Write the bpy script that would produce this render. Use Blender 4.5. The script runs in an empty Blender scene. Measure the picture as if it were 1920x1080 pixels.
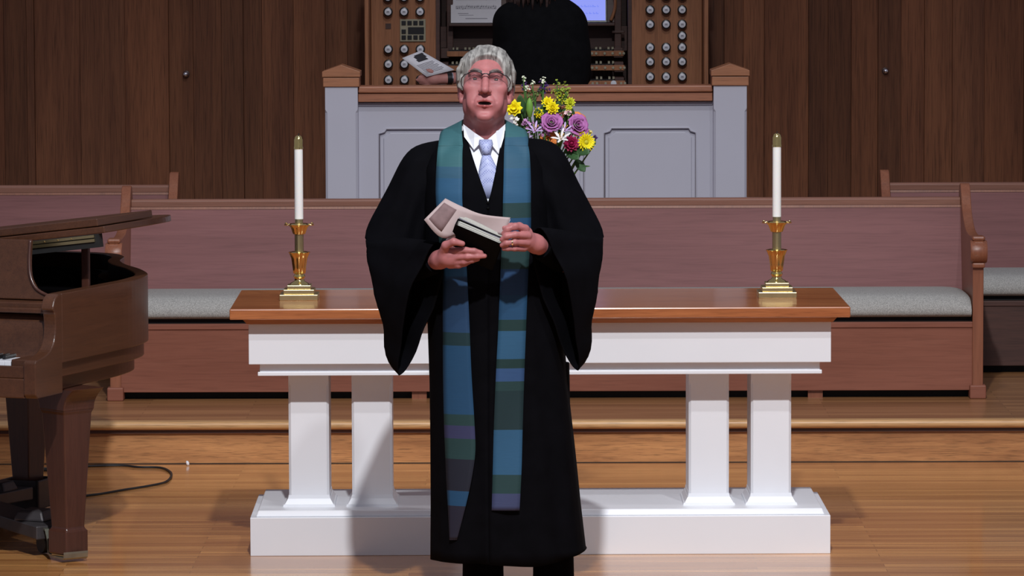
import bpy, bmesh, math, random
import numpy as np
from mathutils import Vector, Matrix
random.seed(7)
R = math.radians
scn = bpy.context.scene
COL = scn.collection
# ------------------------------------------------------------------ camera
FPX = 8500.0                                  # focal length in pixels of the 1920 px frame
CAM = Vector((0.0, -15.2, 2.23))
PITCH, YAW, ROLL = math.atan(740 / FPX), math.atan(48 / FPX), R(-0.2)
cam_d = bpy.data.cameras.new('camera')
cam_d.sensor_width = 36.0
cam_d.lens = FPX / 1920 * 36.0
cam_d.clip_end = 200
cam = bpy.data.objects.new('camera', cam_d)
COL.objects.link(cam)
CR = Matrix.Rotation(YAW, 3, 'Z') @ Matrix.Rotation(math.pi / 2 - PITCH, 3, 'X') @ Matrix.Rotation(ROLL, 3, 'Z')
cam.matrix_world = Matrix.Translation(CAM) @ CR.to_4x4()
scn.camera = cam

def ray(px, py):
    return CR @ Vector(((px - 960) / FPX, -(py - 540) / FPX, -1.0))
def at(px, py, Y):                            # pixel -> world point on the plane y = Y
    d = ray(px, py); t = (Y - CAM.y) / d.y
    return CAM + d * t
def flr(px, py, z=0.0):                       # pixel -> world point on the plane z
    d = ray(px, py); t = (z - CAM.z) / d.z
    return CAM + d * t
# ------------------------------------------------------------------ light
vs = scn.view_settings
vs.view_transform = 'Standard'; vs.look = 'None'; vs.gamma = 1.0; vs.use_curve_mapping = False
vs.exposure = 0.0
world = bpy.data.worlds.new('world'); scn.world = world
world.use_nodes = True
bg = world.node_tree.nodes['Background']
bg.inputs[0].default_value = (0.80, 0.80, 1.0, 1); bg.inputs[1].default_value = 0.22

def spot(name, loc, target, energy, size, angle, blend, color):
    l = bpy.data.lights.new(name, 'SPOT')
    l.energy = energy; l.shadow_soft_size = size; l.spot_size = R(angle); l.spot_blend = blend; l.color = color
    o = bpy.data.objects.new(name, l); COL.objects.link(o)
    o.location = loc
    o.rotation_euler = (Vector(target) - Vector(loc)).to_track_quat('-Z', 'Y').to_euler()
    return o
LC = (0.95, 0.97, 1.0)
spot('spot_lamp_key', (0.1, -7.4, 7.2), (0.0, 0.2, 0.5), 2950, 0.12, 50, 0.9, LC)
spot('spot_lamp_side', (2.6, -6.2, 8.2), (-0.3, 0.6, 0.3), 800, 0.12, 52, 0.9, LC)
spot('back_fill', (0.2, -2.5, 8.6), (0.0, 4.6, 0.8), 560, 0.25, 70, 1.0, LC)  # added fill to lift the pews and organ, no fixture of its own
# ------------------------------------------------------------------ helpers
def c8(r, g, b):
    f = lambda v: ((v / 255 + 0.055) / 1.055) ** 2.4 if v > 10 else v / 255 / 12.92
    return (f(r), f(g), f(b), 1.0)

class MB:
    """collects shapes into one mesh"""
    def __init__(s): s.v = []; s.f = []; s.m = []; s.cm = 0
    def add(s, vs_, fs):
        o = len(s.v); s.v += [tuple(p) for p in vs_]
        s.f += [tuple(i + o for i in f) for f in fs]; s.m += [s.cm] * len(fs)
        return s
    def box(s, x0, x1, y0, y1, z0, z1):
        return s.add([(x0,y0,z0),(x1,y0,z0),(x1,y1,z0),(x0,y1,z0),(x0,y0,z1),(x1,y0,z1),(x1,y1,z1),(x0,y1,z1)],
                     [(0,3,2,1),(4,5,6,7),(0,1,5,4),(1,2,6,5),(2,3,7,6),(3,0,4,7)])
    def frustum(s, r0, z0, r1, z1):           # r = (x0,x1,y0,y1)
        a, b, c, d = r0; e, f, g, h = r1
        return s.add([(a,c,z0),(b,c,z0),(b,d,z0),(a,d,z0),(e,g,z1),(f,g,z1),(f,h,z1),(e,h,z1)],
                     [(0,3,2,1),(4,5,6,7),(0,1,5,4),(1,2,6,5),(2,3,7,6),(3,0,4,7)])
    def prism(s, pts, lo, hi, axis='x'):      # polygon extruded along an axis
        n = len(pts)
        def P(a, b, t): return {'x': (t, a, b), 'y': (a, t, b), 'z': (a, b, t)}[axis]
        vs_ = [P(a, b, lo) for a, b in pts] + [P(a, b, hi) for a, b in pts]
        fs = [tuple(range(n)), tuple(range(2*n-1, n-1, -1))] + [(i, i+n, (i+1) % n + n, (i+1) % n) for i in range(n)]
        return s.add(vs_, fs)
    def lathe(s, prof, segs=24, c=(0,0,0), ax=None):
        vs_, fs = [], []
        M = Matrix.Identity(3) if ax is None else Vector(ax).to_track_quat('Z', 'Y').to_matrix()
        C = Vector(c); n = len(prof)
        for i in range(segs):
            a = 2*math.pi*i/segs
            for r, z in prof: vs_.append(C + M @ Vector((r*math.cos(a), r*math.sin(a), z)))
        for i in range(segs):
            j = (i+1) % segs
            for k in range(n-1): fs.append((i*n+k, j*n+k, j*n+k+1, i*n+k+1))
        fs.append(tuple(i*n for i in range(segs))[::-1]); fs.append(tuple(i*n+n-1 for i in range(segs)))
        return s.add(vs_, fs)
    def loft(s, rings, closed=True, cap=True):
        n = len(rings[0]); vs_ = [p for r in rings for p in r]; fs = []
        for i in range(len(rings)-1):
            for k in range(n if closed else n-1):
                j = (k+1) % n
                fs.append((i*n+k, i*n+j, (i+1)*n+j, (i+1)*n+k))
        if cap and closed:
            fs.append(tuple(range(n))[::-1]); fs.append(tuple((len(rings)-1)*n+k for k in range(n)))
        return s.add(vs_, fs)
    def tube(s, path, r, segs=8):
        path = [Vector(p) for p in path]; rings = []
        up = Vector((0.13, 0.2, 1)).normalized()
        for i, p in enumerate(path):
            t = (path[min(i+1, len(path)-1)] - path[max(i-1, 0)]).normalized()
            a = t.cross(up)
            if a.length < 1e-3: a = t.cross(Vector((1, 0, 0)))
            a.normalize(); b = t.cross(a)
            rr = r[i] if isinstance(r, (list, tuple)) else r
            rings.append([p + a*rr*math.cos(2*math.pi*k/segs) + b*rr*math.sin(2*math.pi*k/segs) for k in range(segs)])
        return s.loft(rings)

def spline(pts, n=8):                          # Catmull-Rom through points (any dimension)
    P = [np.array(p, float) for p in pts]; out = []
    for i in range(len(P)-1):
        p0, p1, p2, p3 = P[max(i-1, 0)], P[i], P[i+1], P[min(i+2, len(P)-1)]
        for k in range(n):
            t = k/n
            out.append(0.5*((2*p1) + (p2-p0)*t + (2*p0-5*p1+4*p2-p3)*t*t + (-p0+3*p1-3*p2+p3)*t**3))
    out.append(P[-1]); return out

def fix_normals(me):
    bm = bmesh.new(); bm.from_mesh(me); bmesh.ops.recalc_face_normals(bm, faces=bm.faces[:]); bm.to_mesh(me); bm.free()

def obj(name, mb, mat, parent=None, smooth=False, bevel=0, angle=None, solid=0, sub=0, recalc=True):
    me = bpy.data.meshes.new(name); me.from_pydata(mb.v, [], mb.f)
    if recalc: fix_normals(me)
    for m in (mat if isinstance(mat, (list, tuple)) else [mat]): me.materials.append(m)
    if any(mb.m): me.polygons.foreach_set('material_index', mb.m)
    if smooth: me.polygons.foreach_set('use_smooth', [True]*len(me.polygons))
    o = bpy.data.objects.new(name, me); COL.objects.link(o)
    if parent: o.parent = parent
    if solid:
        m = o.modifiers.new('s', 'SOLIDIFY'); m.thickness = solid; m.offset = 0
    if sub:
        m = o.modifiers.new('u', 'SUBSURF'); m.levels = m.render_levels = sub
    if bevel:
        m = o.modifiers.new('b', 'BEVEL'); m.width = bevel; m.segments = 2; m.limit_method = 'ANGLE'; m.angle_limit = R(40)
    if smooth and angle:
        me.set_sharp_from_angle(angle=R(angle))
    return o
def tag(o, label, cat, group=None):
    o['label'] = label; o['category'] = cat
    if group: o['group'] = group
    return o
def thing(name, label, cat, loc=(0, 0, 0), rz=0, group=None):
    o = bpy.data.objects.new(name, None); COL.objects.link(o); o.empty_display_size = 0.1
    o.location = loc; o.rotation_euler = (0, 0, rz)
    return tag(o, label, cat, group)
def struct(o): o['kind'] = 'structure'; return o
def dup(o, parent=None, loc=None):
    c = o.copy(); COL.objects.link(c)
    if parent: c.parent = parent
    if loc is not None: c.location = loc
    return c
# ------------------------------------------------------------------ materials
def new_mat(name):
    m = bpy.data.materials.new(name); m.use_nodes = True
    nt = m.node_tree; return m, nt, nt.nodes['Principled BSDF']
def plain(name, col, rough=0.5, metal=0, noise=0.06, nscale=30, coat=0, spec=0.5, sss=0, bump=0, sheen=0):
    m, nt, b = new_mat(name); N, L = nt.nodes, nt.links
    tc = N.new('ShaderNodeTexCoord'); nz = N.new('ShaderNodeTexNoise'); nz.inputs['Scale'].default_value = nscale; nz.inputs['Detail'].default_value = 4
    L.new(tc.outputs['Object'], nz.inputs['Vector'])
    rp = N.new('ShaderNodeValToRGB'); rp.color_ramp.elements[0].position = 0.3; rp.color_ramp.elements[1].position = 0.7
    rp.color_ramp.elements[0].color = tuple(v*(1-noise) for v in col[:3])+(1,); rp.color_ramp.elements[1].color = tuple(min(1, v*(1+noise)) for v in col[:3])+(1,)
    L.new(nz.outputs['Fac'], rp.inputs['Fac']); L.new(rp.outputs['Color'], b.inputs['Base Color'])
    b.inputs['Roughness'].default_value = rough; b.inputs['Metallic'].default_value = metal
    b.inputs['Coat Weight'].default_value = coat; b.inputs['Specular IOR Level'].default_value = spec
    if sss:
        b.inputs['Subsurface Weight'].default_value = sss; b.inputs['Subsurface Radius'].default_value = (0.012, 0.005, 0.003); b.inputs['Subsurface Scale'].default_value = 0.6
    if sheen: b.inputs['Sheen Weight'].default_value = sheen
    if bump:
        bp = N.new('ShaderNodeBump'); bp.inputs['Strength'].default_value = bump; bp.inputs['Distance'].default_value = 0.002
        L.new(nz.outputs['Fac'], bp.inputs['Height']); L.new(bp.outputs['Normal'], b.inputs['Normal'])
    return m
def wood(name, dark, light, axis='x', across=26, along=1.3, rough=0.42, coat=0.0, objcol=False, pores=0.35, dist=1.2, spec=0.5, big=0.5):
    m, nt, b = new_mat(name); N, L = nt.nodes, nt.links
    tc = N.new('ShaderNodeTexCoord')
    src = tc.outputs['Object']
    if objcol:                                 # each board gets its own piece of grain
        oi = N.new('ShaderNodeObjectInfo'); ad = N.new('ShaderNodeVectorMath'); ad.operation = 'ADD'
        mu = N.new('ShaderNodeMath'); mu.operation = 'MULTIPLY'; mu.inputs[1].default_value = 37.0
        L.new(oi.outputs['Random'], mu.inputs[0]); L.new(src, ad.inputs[0]); L.new(mu.outputs[0], ad.inputs[1]); src = ad.outputs[0]
    def mapped(ac, al):
        mp = N.new('ShaderNodeMapping')
        mp.inputs['Scale'].default_value = tuple(al if a == axis else ac for a in 'xyz')
        L.new(src, mp.inputs['Vector']); return mp.outputs['Vector']
    n1 = N.new('ShaderNodeTexNoise'); n1.inputs['Scale'].default_value = 1; n1.inputs['Detail'].default_value = 5; n1.inputs['Roughness'].default_value = 0.62; n1.inputs['Distortion'].default_value = dist
    L.new(mapped(across, along), n1.inputs['Vector'])
    n2 = N.new('ShaderNodeTexNoise'); n2.inputs['Scale'].default_value = 1; n2.inputs['Detail'].default_value = 3
    L.new(mapped(across*9, along*7), n2.inputs['Vector'])
    n3 = N.new('ShaderNodeTexNoise'); n3.inputs['Scale'].default_value = 1; n3.inputs['Detail'].default_value = 2
    L.new(mapped(across*0.16, along*0.6), n3.inputs['Vector'])
    mx0 = N.new('ShaderNodeMix'); mx0.data_type = 'FLOAT'; mx0.inputs[0].default_value = big
    L.new(n1.outputs['Fac'], mx0.inputs[2]); L.new(n3.outputs['Fac'], mx0.inputs[3])
    rp = N.new('ShaderNodeValToRGB'); e = rp.color_ramp.elements
    e[0].position = 0.33; e[0].color = dark; e[1].position = 0.66; e[1].color = light
    L.new(mx0.outputs[0], rp.inputs['Fac'])
    r2 = N.new('ShaderNodeValToRGB'); e = r2.color_ramp.elements
    e[0].position = 0.32; e[0].color = (1-pores,)*3+(1,); e[1].position = 0.5; e[1].color = (1, 1, 1, 1)
    L.new(n2.outputs['Fac'], r2.inputs['Fac'])
    mx = N.new('ShaderNodeMix'); mx.data_type = 'RGBA'; mx.blend_type = 'MULTIPLY'; mx.inputs[0].default_value = 1
    L.new(rp.outputs['Color'], mx.inputs[6]); L.new(r2.outputs['Color'], mx.inputs[7]); out = mx.outputs[2]
    if objcol:
        m2 = N.new('ShaderNodeMix'); m2.data_type = 'RGBA'; m2.blend_type = 'MULTIPLY'; m2.inputs[0].default_value = 1
        L.new(out, m2.inputs[6]); L.new(oi.outputs['Color'], m2.inputs[7]); out = m2.outputs[2]
    L.new(out, b.inputs['Base Color'])
    bp = N.new('ShaderNodeBump'); bp.inputs['Strength'].default_value = 0.12; bp.inputs['Distance'].default_value = 0.001
    L.new(n2.outputs['Fac'], bp.inputs['Height']); L.new(bp.outputs['Normal'], b.inputs['Normal'])
    b.inputs['Roughness'].default_value = rough; b.inputs['Coat Weight'].default_value = coat; b.inputs['Coat Roughness'].default_value = 0.12
    b.inputs['Specular IOR Level'].default_value = spec
    return m
def strip_floor(name, a, bcol, width, rough, coat):
    """narrow oak strips running along x"""
    m, nt, b = new_mat(name); N, L = nt.nodes, nt.links
    tc = N.new('ShaderNodeTexCoord')
    br = N.new('ShaderNodeTexBrick'); br.offset = 0.37; br.offset_frequency = 2
    br.inputs['Scale'].default_value = 1; br.inputs['Brick Width'].default_value = 1.15; br.inputs['Row Height'].default_value = width
    br.inputs['Mortar Size'].default_value = 0.0011; br.inputs['Mortar Smooth'].default_value = 0.3
    br.inputs['Color1'].default_value = a; br.inputs['Color2'].default_value = bcol; br.inputs['Mortar'].default_value = tuple(v*0.35 for v in a[:3])+(1,)
    L.new(tc.outputs['Object'], br.inputs['Vector'])
    mp = N.new('ShaderNodeMapping'); mp.inputs['Scale'].default_value = (1.6, 46, 46); L.new(tc.outputs['Object'], mp.inputs['Vector'])
    nz = N.new('ShaderNodeTexNoise'); nz.inputs['Scale'].default_value = 1; nz.inputs['Detail'].default_value = 5; nz.inputs['Distortion'].default_value = 0.7
    L.new(mp.outputs['Vector'], nz.inputs['Vector'])
    rp = N.new('ShaderNodeValToRGB'); e = rp.color_ramp.elements
    e[0].position = 0.3; e[0].color = (0.66, 0.60, 0.54, 1); e[1].position = 0.62; e[1].color = (1.06, 1.06, 1.06, 1)
    L.new(nz.outputs['Fac'], rp.inputs['Fac'])
    mx = N.new('ShaderNodeMix'); mx.data_type = 'RGBA'; mx.blend_type = 'MULTIPLY'; mx.inputs[0].default_value = 1
    L.new(br.outputs['Color'], mx.inputs[6]); L.new(rp.outputs['Color'], mx.inputs[7]); L.new(mx.outputs[2], b.inputs['Base Color'])
    b.inputs['Roughness'].default_value = rough; b.inputs['Coat Weight'].default_value = coat; b.inputs['Coat Roughness'].default_value = 0.1
    return m
def fabric(name, col, scale=900, noise=0.2, rough=0.9, bump=0.4):
    m = plain(name, col, rough, noise=noise, nscale=scale, bump=bump, spec=0.2); return m

M = {}
M['floor'] = strip_floor('oak_strip_floor', c8(222, 160, 96), c8(178, 118, 67), 0.057, 0.26, 0.55)
M['floor2'] = strip_floor('oak_step_floor', c8(170, 122, 80), c8(142, 98, 62), 0.057, 0.34, 0.2)
M['riser'] = wood('oak_riser', c8(146, 94, 55), c8(204, 146, 92), 'x', 34, 2.2, 0.5, pores=0.4)
M['nosing'] = wood('oak_nosing', c8(186, 138, 90), c8(214, 170, 118), 'x', 30, 1.6, 0.38)
M['wall'] = wood('dark_oak_planks', c8(108, 66, 46), c8(152, 98, 67), 'z', 26, 0.9, 0.6, objcol=True, pores=0.4, spec=0.25)
M['organ'] = wood('organ_oak', c8(142, 92, 62), c8(178, 120, 84), 'z', 30, 1.0, 0.5, pores=0.35, spec=0.3)
M['organ_dark'] = wood('organ_dark_walnut', c8(64, 40, 34), c8(86, 54, 45), 'x', 30, 1.2, 0.5)
M['pew'] = wood('pew_cherry', c8(112, 71, 70), c8(135, 89, 88), 'x', 16, 0.9, 0.55, spec=0.22, pores=0.12, dist=2.0, big=0.6)
M['pew_low'] = wood('pew_cherry_front', c8(124, 74, 58), c8(146, 92, 74), 'x', 14, 0.9, 0.5, spec=0.25, pores=0.14, dist=2.4, big=0.6)
M['pew_rail'] = wood('pew_cherry_rail', c8(128, 88, 74), c8(150, 106, 90), 'x', 30, 1.0, 0.35, pores=0.15)
M['pew_end'] = wood('pew_cherry_end', c8(126, 74, 52), c8(150, 94, 68), 'z', 26, 1.2, 0.38, pores=0.2)
M['table'] = wood('table_oak', c8(146, 80, 42), c8(190, 118, 70), 'x', 30, 1.5, 0.24, coat=0.45, pores=0.3, dist=1.6)
M['rail'] = wood('rail_oak', c8(156, 98, 70), c8(186, 123, 92), 'x', 30, 1.3, 0.42, pores=0.25)
M['cap'] = wood('cap_oak', c8(150, 95, 62), c8(178, 119, 84), 'x', 30, 1.3, 0.42, pores=0.25)
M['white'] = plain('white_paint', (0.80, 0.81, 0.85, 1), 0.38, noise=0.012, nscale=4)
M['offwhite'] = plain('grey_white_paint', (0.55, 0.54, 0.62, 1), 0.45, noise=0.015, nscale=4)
M['brass'] = plain('polished_brass', (0.86, 0.68, 0.27, 1), 0.14, metal=1, noise=0.04)
M['brass_dull'] = plain('brushed_brass', (0.60, 0.50, 0.26, 1), 0.34, metal=1, noise=0.06)
M['wax'] = plain('white_wax', (0.84, 0.84, 0.82, 1), 0.45, noise=0.02, nscale=8, sss=0.2)
M['cushion'] = fabric('grey_tweed', c8(160, 158, 154), 260, 0.34)
M['black'] = plain('black_gap', (0.008, 0.008, 0.009, 1), 0.8, noise=0.1)
M['piano'] = wood('piano_walnut', c8(66, 39, 25), c8(88, 54, 35), 'y', 24, 1.2, 0.34, pores=0.2, coat=0.15)
M['piano_leg'] = wood('piano_leg_walnut', c8(62, 34, 26), c8(80, 47, 36), 'z', 24, 1.2, 0.34, pores=0.2, coat=0.15)
M['piano_dark'] = plain('piano_inside', (0.008, 0.008, 0.008, 1), 0.7, noise=0.2)  # shadow inside the case painted as near black
M['iron'] = plain('dark_grey_iron', c8(66, 62, 64), 0.5, metal=0.3, noise=0.15, nscale=20)
M['steel'] = plain('dull_steel', c8(150, 150, 136), 0.35, metal=0.8, noise=0.1)
M['ivory'] = plain('ivory_keys', (0.82, 0.83, 0.88, 1), 0.25, noise=0.01)
M['ebony'] = plain('ebony', (0.012, 0.012, 0.013, 1), 0.3, noise=0.1)
M['rubber'] = plain('black_rubber', (0.012, 0.012, 0.013, 1), 0.55, noise=0.1)
M['robe'] = plain('black_robe_cloth', (0.0020, 0.0019, 0.0030, 1), 0.85, noise=0.25, nscale=14, spec=0.06)
M['suit'] = plain('black_trouser_cloth', (0.002, 0.002, 0.003, 1), 0.9, noise=0.2, spec=0.05)
M['skin'] = plain('skin', c8(174, 109, 109), 0.5, noise=0.10, nscale=38, sss=0.15, spec=0.35, bump=0.12)
M['skin2'] = plain('skin_organist', c8(190, 132, 124), 0.55, noise=0.06, nscale=40, sss=0.1, spec=0.35)
M['lips'] = plain('lips', c8(158, 80, 80), 0.45, noise=0.05)
M['mouth'] = plain('mouth_inside', c8(44, 16, 16), 0.7, noise=0.1)
M['brow'] = plain('grey_brow', c8(112, 98, 94), 0.8, noise=0.25, nscale=300)
M['eyew'] = plain('eye_white', c8(206, 196, 192), 0.25, noise=0.02)
M['iris'] = plain('iris', c8(66, 58, 52), 0.2, noise=0.2)
M['shirt'] = plain('white_shirt', (0.80, 0.82, 0.88, 1), 0.7, noise=0.02)
M['shoe'] = plain('black_shoe', (0.01, 0.01, 0.01, 1), 0.25, noise=0.1)
M['paper'] = plain('paper', (0.74, 0.72, 0.76, 1), 0.7, noise=0.02)
M['paperp'] = plain('bulletin_paper', c8(176, 156, 154), 0.7, noise=0.04)
M['print'] = plain('grey_print', c8(96, 92, 104), 0.8, noise=0.1)
M['printd'] = plain('dark_print', c8(40, 38, 46), 0.8, noise=0.2)
M['printr'] = plain('brown_print', c8(122, 98, 98), 0.8, noise=0.12, nscale=60)
M['pages'] = plain('page_edges', c8(168, 166, 158), 0.8, noise=0.12, nscale=400)
M['cover'] = plain('black_book_cover', (0.003, 0.0028, 0.003, 1), 0.8, noise=0.15, spec=0.08)
M['gold'] = plain('ring_gold', (0.95, 0.75, 0.5, 1), 0.12, metal=1)
M['hair2'] = plain('dark_brown_hair', c8(58, 40, 36), 0.6, noise=0.35, nscale=60)
M['garment'] = plain('black_garment', (0.005, 0.005, 0.006, 1), 0.9, noise=0.2, spec=0.1)
M['knob_face'] = plain('knob_white', (0.78, 0.78, 0.84, 1), 0.35, noise=0.01)
M['panel_face'] = plain('display_plate', c8(160, 152, 128), 0.5, noise=0.05)
M['glasses'] = plain('dark_frame', c8(52, 40, 44), 0.3, noise=0.1)
M['chrome'] = plain('chrome', (0.8, 0.8, 0.85, 1), 0.15, metal=1)
def hair_mat():
    m, nt, b = new_mat('grey_hair'); N, L = nt.nodes, nt.links
    tc = N.new('ShaderNodeTexCoord'); mp = N.new('ShaderNodeMapping'); mp.inputs['Scale'].default_value = (120, 30, 26); mp.inputs['Rotation'].default_value = (0, 0.6, 0.3)
    nz = N.new('ShaderNodeTexNoise'); nz.inputs['Scale'].default_value = 1; nz.inputs['Detail'].default_value = 4; nz.inputs['Distortion'].default_value = 0.8
    L.new(tc.outputs['Object'], mp.inputs['Vector']); L.new(mp.outputs['Vector'], nz.inputs['Vector'])
    rp = N.new('ShaderNodeValToRGB'); e = rp.color_ramp.elements
    e[0].position = 0.34; e[0].color = c8(98, 95, 92); e[1].position = 0.66; e[1].color = c8(172, 169, 164)
    L.new(nz.outputs['Fac'], rp.inputs['Fac']); L.new(rp.outputs['Color'], b.inputs['Base Color'])
    bp = N.new('ShaderNodeBump'); bp.inputs['Strength'].default_value = 0.25; bp.inputs['Distance'].default_value = 0.003
    L.new(nz.outputs['Fac'], bp.inputs['Height']); L.new(bp.outputs['Normal'], b.inputs['Normal'])
    b.inputs['Roughness'].default_value = 0.5; return m
M['hair'] = hair_mat()
def glass_mat():
    m, nt, b = new_mat('clear_lens'); N, L = nt.nodes, nt.links
    tr = N.new('ShaderNodeBsdfTransparent'); tr.inputs[0].default_value = (0.95, 0.95, 0.96, 1)
    gs = N.new('ShaderNodeBsdfGlossy'); gs.inputs['Roughness'].default_value = 0.05
    mx = N.new('ShaderNodeMixShader'); mx.inputs[0].default_value = 0.05
    L.new(tr.outputs[0], mx.inputs[1]); L.new(gs.outputs[0], mx.inputs[2]); L.new(mx.outputs[0], N['Material Output'].inputs['Surface']); return m
M['lens'] = glass_mat()
def screen_mat():
    m, nt, b = new_mat('tablet_screen'); b.inputs['Base Color'].default_value = (0.1, 0.1, 0.2, 1)
    b.inputs['Emission Color'].default_value = (0.28, 0.34, 1.0, 1); b.inputs['Emission Strength'].default_value = 0.85; return m
M['screen'] = screen_mat()
def stole_mat(name, stops, zlo, zhi):
    """woven bands along the length of the cloth, some darkened for shade"""
    m, nt, b = new_mat(name); N, L = nt.nodes, nt.links
    tc = N.new('ShaderNodeTexCoord'); sp = N.new('ShaderNodeSeparateXYZ'); L.new(tc.outputs['Object'], sp.inputs[0])
    mr = N.new('ShaderNodeMapRange'); mr.inputs['From Min'].default_value = zlo; mr.inputs['From Max'].default_value = zhi
    L.new(sp.outputs['Z'], mr.inputs['Value'])
    rp = N.new('ShaderNodeValToRGB'); cr = rp.color_ramp; cr.interpolation = 'CONSTANT'
    stops = sorted(stops)
    for i, (z, col) in enumerate(stops):
        p = (z - zlo)/(zhi - zlo)
        e = cr.elements[i] if i < 2 else cr.elements.new(p)
        e.position = p; e.color = col
    L.new(mr.outputs['Result'], rp.inputs['Fac'])
    wv = N.new('ShaderNodeTexNoise'); wv.inputs['Scale'].default_value = 1
    mp = N.new('ShaderNodeMapping'); mp.inputs['Scale'].default_value = (20, 20, 600); L.new(tc.outputs['Object'], mp.inputs['Vector']); L.new(mp.outputs['Vector'], wv.inputs['Vector'])
    r2 = N.new('ShaderNodeValToRGB'); r2.color_ramp.elements[0].color = (0.85,)*3+(1,); r2.color_ramp.elements[1].color = (1.1,)*3+(1,)
    L.new(wv.outputs['Fac'], r2.inputs['Fac'])
    mx = N.new('ShaderNodeMix'); mx.data_type = 'RGBA'; mx.blend_type = 'MULTIPLY'; mx.inputs[0].default_value = 1
    L.new(rp.outputs['Color'], mx.inputs[6]); L.new(r2.outputs['Color'], mx.inputs[7]); L.new(mx.outputs[2], b.inputs['Base Color'])
    b.inputs['Roughness'].default_value = 0.7; b.inputs['Specular IOR Level'].default_value = 0.3
    return m
def tie_mat():
    m, nt, b = new_mat('pale_blue_tie'); N, L = nt.nodes, nt.links
    tc = N.new('ShaderNodeTexCoord'); mp = N.new('ShaderNodeMapping'); mp.inputs['Rotation'].default_value = (0, R(45), 0); mp.inputs['Scale'].default_value = (170, 170, 170)
    ck = N.new('ShaderNodeTexVoronoi'); ck.inputs['Scale'].default_value = 1.0; ck.inputs['Randomness'].default_value = 0.1
    L.new(tc.outputs['Object'], mp.inputs['Vector']); L.new(mp.outputs['Vector'], ck.inputs['Vector'])
    rp = N.new('ShaderNodeValToRGB'); e = rp.color_ramp.elements; e[0].position = 0.25; e[0].color = c8(120, 128, 182); e[1].position = 0.42; e[1].color = c8(168, 176, 214)
    L.new(ck.outputs['Distance'], rp.inputs['Fac']); L.new(rp.outputs['Color'], b.inputs['Base Color']); b.inputs['Roughness'].default_value = 0.5
    return m
M['tie'] = tie_mat()
# ================================================================== THE SETTING
STEP_Z = 0.17
YR = 2.50                                     # face of the step
struct(obj('floor', MB().box(-6, 6, -9, YR + 0.02, -0.12, 0), M['floor']))
stg = struct(bpy.data.objects.new('stage_step', None)); COL.objects.link(stg)
obj('step_floor', MB().box(-6, 6, YR, 8.2, 0, STEP_Z), M['floor2'], stg)
obj('riser_board', MB().box(-6, 6, YR - 0.018, YR - 0.0005, 0.0, STEP_Z - 0.034), M['riser'], stg)
nose = [(YR - 0.0005, STEP_Z - 0.032), (YR - 0.045, STEP_Z - 0.032)] + \
       [(YR - 0.045 - 0.016*math.cos(a), STEP_Z - 0.015 + 0.016*math.sin(a)) for a in [R(-90 + 18*i) for i in range(1, 11)]] + [(YR - 0.0005, STEP_Z + 0.001)]
obj('step_nosing', MB().prism(nose, -6, 6, 'x'), M['nosing'], stg)
obj('floor_joint', MB().box(-6, 6, YR - 0.0195, YR - 0.0181, 0.0, 0.0035), M['black'], stg)
obj('nosing_shade', MB().box(-6, 6, YR - 0.032, YR - 0.018, STEP_Z - 0.047, STEP_Z - 0.033), M['organ_dark'], stg)  # dark strip standing in for the shadow under the nosing

# back wall of vertical planks, each its own width, tone and grain
YW = 7.80
wall = struct(bpy.data.objects.new('wall_back', None)); COL.objects.link(wall)
obj('wall_backing', MB().box(-6, 6, YW + 0.02, YW + 0.16, STEP_Z, 4.6), M['black'], wall)
edges = [-900, -780, -650, -560, -420, -300, -230, -120, -60, 9, 52, 66, 152, 236, 318, 364, 417, 458, 493, 552, 612, 653, 697, 760, 820, 900, 1000, 1090, 1165, 1240, 1316,
         1359, 1395, 1434, 1517, 1553, 1597, 1647, 1690, 1734, 1786, 1846, 1920, 1990, 2060, 2180, 2240, 2360, 2420, 2560, 2700, 2800]
tone = {9: .62, 52: .82, 66: .95, 152: .92, 236: .95, 318: .74, 364: .80, 417: .70, 458: .72, 493: 1.0, 552: .95, 612: .9, 653: .62, 697: 1,
        1316: .66, 1359: .9, 1395: 1.12, 1434: 1.02, 1517: .66, 1553: .66, 1597: .88, 1647: .74, 1690: 1.12, 1734: 1.0, 1786: .98, 1846: .9}
for i in range(len(edges) - 1):
    a, b_ = edges[i], edges[i+1]
    x0 = (a - 1008)*(YW + 15.2)/FPX; x1 = (b_ - 1008)*(YW + 15.2)/FPX
    w = x1 - x0
    off = -0.010 if i % 3 == 1 else (0.0 if i % 3 else -0.005)
    p = obj('plank', MB().box(-w/2 + 0.0006, w/2 - 0.0006, off, 0.02, 0, 3.9), M['wall'], wall, bevel=0.0012)
    p.location = ((x0 + x1)/2, YW, STEP_Z)
    t = tone.get(a, random.uniform(0.7, 1.05)); k = random.uniform(-0.03, 0.03)
    p.color = (t*(1 + k), t, t*(1 - k), 1)
# two round wall pulls
for px, py, lab in ((349, 139, 'small silver knob on the dark plank wall, on the piano side'), (1660, 133, 'small silver knob on the dark plank wall, on the side away from the piano')):
    p = at(px, py, YW - 0.012)
    k = thing('wall_knob', lab, 'knob', (p.x, YW - 0.0101, p.z), 0, 'wall knobs')
    obj('knob_base', MB().lathe([(0.001, 0), (0.017, 0), (0.017, 0.004), (0.006, 0.006), (0.006, 0.018), (0.001, 0.018)], 16, ax=(0, -1, 0)), M['glasses'], k, smooth=True, angle=40)
    obj('knob_head', MB().lathe([(0.001, 0.012), (0.008, 0.013), (0.014, 0.020), (0.012, 0.029), (0.005, 0.033), (0.0005, 0.0335)], 16, ax=(0, -1, 0)), M['chrome'], k, smooth=True)

# raised organ platform behind the white screen
struct(obj('organ_platform', MB().box(-0.96, 0.96, 5.24, 7.70, STEP_Z, 0.50), M['floor2']))

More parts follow.
